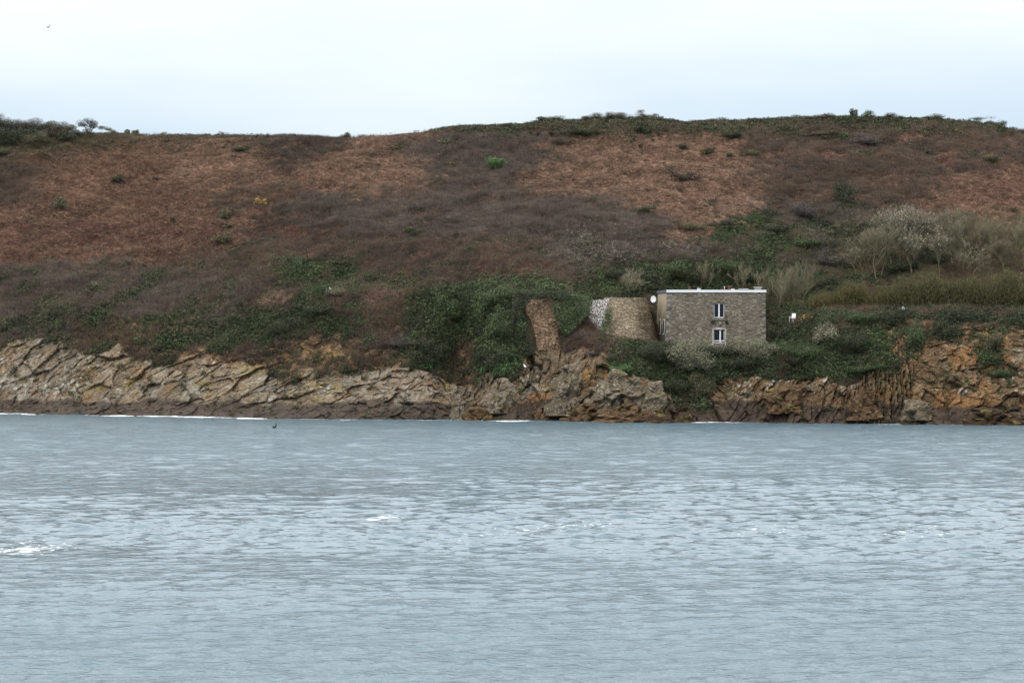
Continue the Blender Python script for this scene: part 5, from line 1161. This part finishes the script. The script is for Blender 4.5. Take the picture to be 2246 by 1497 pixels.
# orange marker posts with a rope
g = ground(1763, 709, (nfoot, nridge))+Vector((0, -.4, .3)); mk = empty('rope_barrier', g); tag(mk, 'orange posts joined by a yellow rope at the garden edge', 'barrier')
w_ = 17*267.5/FP
MB().tube([(0, 0, -.4), (0, 0, .62), (0, 0, .64), (0, 0, .74)], [.06, .06, .10, .05], 8).build('post', M_ORANGE, mk)
MB().tube([(w_, .1, -.4), (w_, .1, .42), (w_, .1, .44), (w_, .1, .52)], [.05, .05, .08, .05], 8).build('post', M_ORANGE, mk)
MB().tube([(0, 0, .55), (w_*.5, .05, .42), (w_, .1, .42)], [.012]*3, 5).tube([(0, 0, .5), (-.25, 0, .48)], [.012, .012], 5).build('rope', plain('yellow_rope', lin(190, 160, 60), .8, .2, .1), mk)
g = ground(1760, 722, (nfoot, nridge))+Vector((0, -.5, .1)); po = MB().tube([(0, 0, -.4), (-.06, 0, .5), (-.22, 0, 1.25)], [.03, .03, .03], 8).build('leaning_pole', M_GALV); po.location = g; tag(po, 'thin pale metal pole leaning left below the orange posts', 'pole')
# white bent marker beside the coast path, and its grey post
g = ground(721, 645, (rE-60, rE+20)); wp = empty('marker_post', (g.x, g.y-.5, g.z)); tag(wp, 'short grey post with a white slanting arm beside the coast path', 'post')
MB().tube([(-.32, 0, -.3), (-.32, 0, .75)], [.03, .03], 8).build('post', M_GALV, wp)
MB().box((-.32, -.03, -.04), (.05, .03, .04), Matrix.Translation((.28, 0, .62)) @ Matrix.Rotation(math.radians(42), 4, 'Y')).build('arm', M_PLAST, wp, bevel=.01)
g = ground(1978, 684, (rE-60, rE+10)); tb = empty('tarpaulin', (g.x, g.y-1.2, g.z)); tag(tb, 'small pale sheet lying at the foot of the tall hedge', 'sheet')
nx = 14; V = np.array([(i/nx*1.0-.5, -.25+j/8*.4, .35+.22*math.sin(i*.7)*math.cos(j*.5)+.25*j/8) for j in range(9) for i in range(nx+1)]); id_ = np.arange(9*(nx+1)).reshape(9, nx+1)
me = np_mesh('sheet', V, np.stack([id_[:-1, :-1], id_[:-1, 1:], id_[1:, 1:], id_[1:, :-1]], -1).reshape(-1, 4), smooth=True); o = link('sheet', me, plain('pale_sheet', lin(120, 134, 136), .6, .3, .1), tb); o.modifiers.new('thick', 'SOLIDIFY').thickness = .01

# ------------------------------------------------------------------ birds
def bird(name, loc, span, label, col, wl, wr, yaw, perched=False, dark=None):
    """body and wings as one continuous mesh; wl / wr = (inner, outer) wing elevation in degrees"""
    V, F_ = [], []; n = 10; st = [(-.30, .004, 0), (-.22, .035, 0), (-.10, .062, 0), (.04, .070, 0), (.16, .055, .01), (.24, .036, .025), (.30, .038, .035), (.34, .026, .034), (.37, .010, .028), (.42, .004, .022)]
    for (x, r_, z) in st:
        for k in range(n): a = 2*math.pi*k/n; V.append((x, math.cos(a)*r_, z+math.sin(a)*r_*.9))
    for i in range(len(st)-1):
        for k in range(n): F_.append((i*n+k, i*n+(k+1) % n, (i+1)*n+(k+1) % n, (i+1)*n+k))
    F_ += [tuple(range(n))[::-1], tuple((len(st)-1)*n+k for k in range(n))]
    b0 = len(V); V += [(-.28, -.05, 0), (-.44, -.08, 0), (-.46, .08, 0), (-.28, .05, 0), (-.28, 0, .02)]; F_ += [(b0, b0+1, b0+2, b0+3), (b0, b0+4, b0+1), (b0+3, b0+2, b0+4)]
    for s, (e1_, e2_) in ((1, wl), (-1, wr)):
        pts = [(0, .05, .02, .22)]; y, z = .05, .02
        for (ln, el, ch_, xo) in ((.16, e1_, .21, .03), (.16, e1_, .19, .05), (.16, e2_, .15, .02), (.14, e2_, .10, -.05), (.10, e2_, .03, -.12)):
            y += ln*math.cos(math.radians(el)); z += ln*math.sin(math.radians(el)); pts.append((xo, y, z, ch_))
        b0 = len(V)
        for (xo, y, z, ch_) in pts: V += [(xo+ch_*.5, s*y, z), (xo, s*y, z+.014), (xo-ch_*.5, s*y, z-.004), (xo, s*y, z-.008)]
        for i in range(len(pts)-1):
            for k in range(4): q = (b0+4*i+k, b0+4*i+(k+1) % 4, b0+4*i+4+(k+1) % 4, b0+4*i+4+k); F_.append(q if s > 0 else q[::-1])
    me = bpy.data.meshes.new(name); me.from_pydata(V, [], F_); me.update(); o = link(name, me, plain(name+'_plumage', col, .7, .2, .15, 8)); k = span/1.5
    o.location = loc; o.scale = (k, k, k); o.rotation_euler = (0, 0, yaw); tag(o, label, 'bird'); return o
bird('dark_seabird', at(601.5, 937.5, 228), 1.35, 'black seabird flying with raised wings just above the water', (.012, .012, .014), (32, 22), (45, 52), math.radians(40))
bird('distant_gull', at(105, 60.5, 250), 1.0, 'small dark bird gliding alone in the upper left sky', (.10, .10, .12), (40, 12), (38, 40), math.radians(60))
def perched(px, py, label, name='perched_gull', rows=RB):
    g = ground(px, py, rows); m = MB(); m.tube([(-.24, 0, .06), (-.1, 0, .12), (.05, 0, .22), (.12, 0, .32), (.14, 0, .40), (.17, 0, .44)], [.02, .09, .11, .07, .055, .03], 10)
    m.tube([(.17, 0, .43), (.25, 0, .41)], [.02, .006], 6)
    for y in (-.03, .03): m.tube([(0, y, .14), (.01, y, -.05)], [.008, .008], 5)
    o = m.build(name, plain('white_plumage', (.78, .78, .77), .7, .2, .05), smooth=True); o.location = (g.x, g.y-.5, g.z+.1); o.scale = (1.1, 1.1, 1.1); o.rotation_euler = (0, 0, 2.3); tag(o, label, 'bird')
perched(1152, 808, 'white gull perched on a ledge at the left side of the cleft')
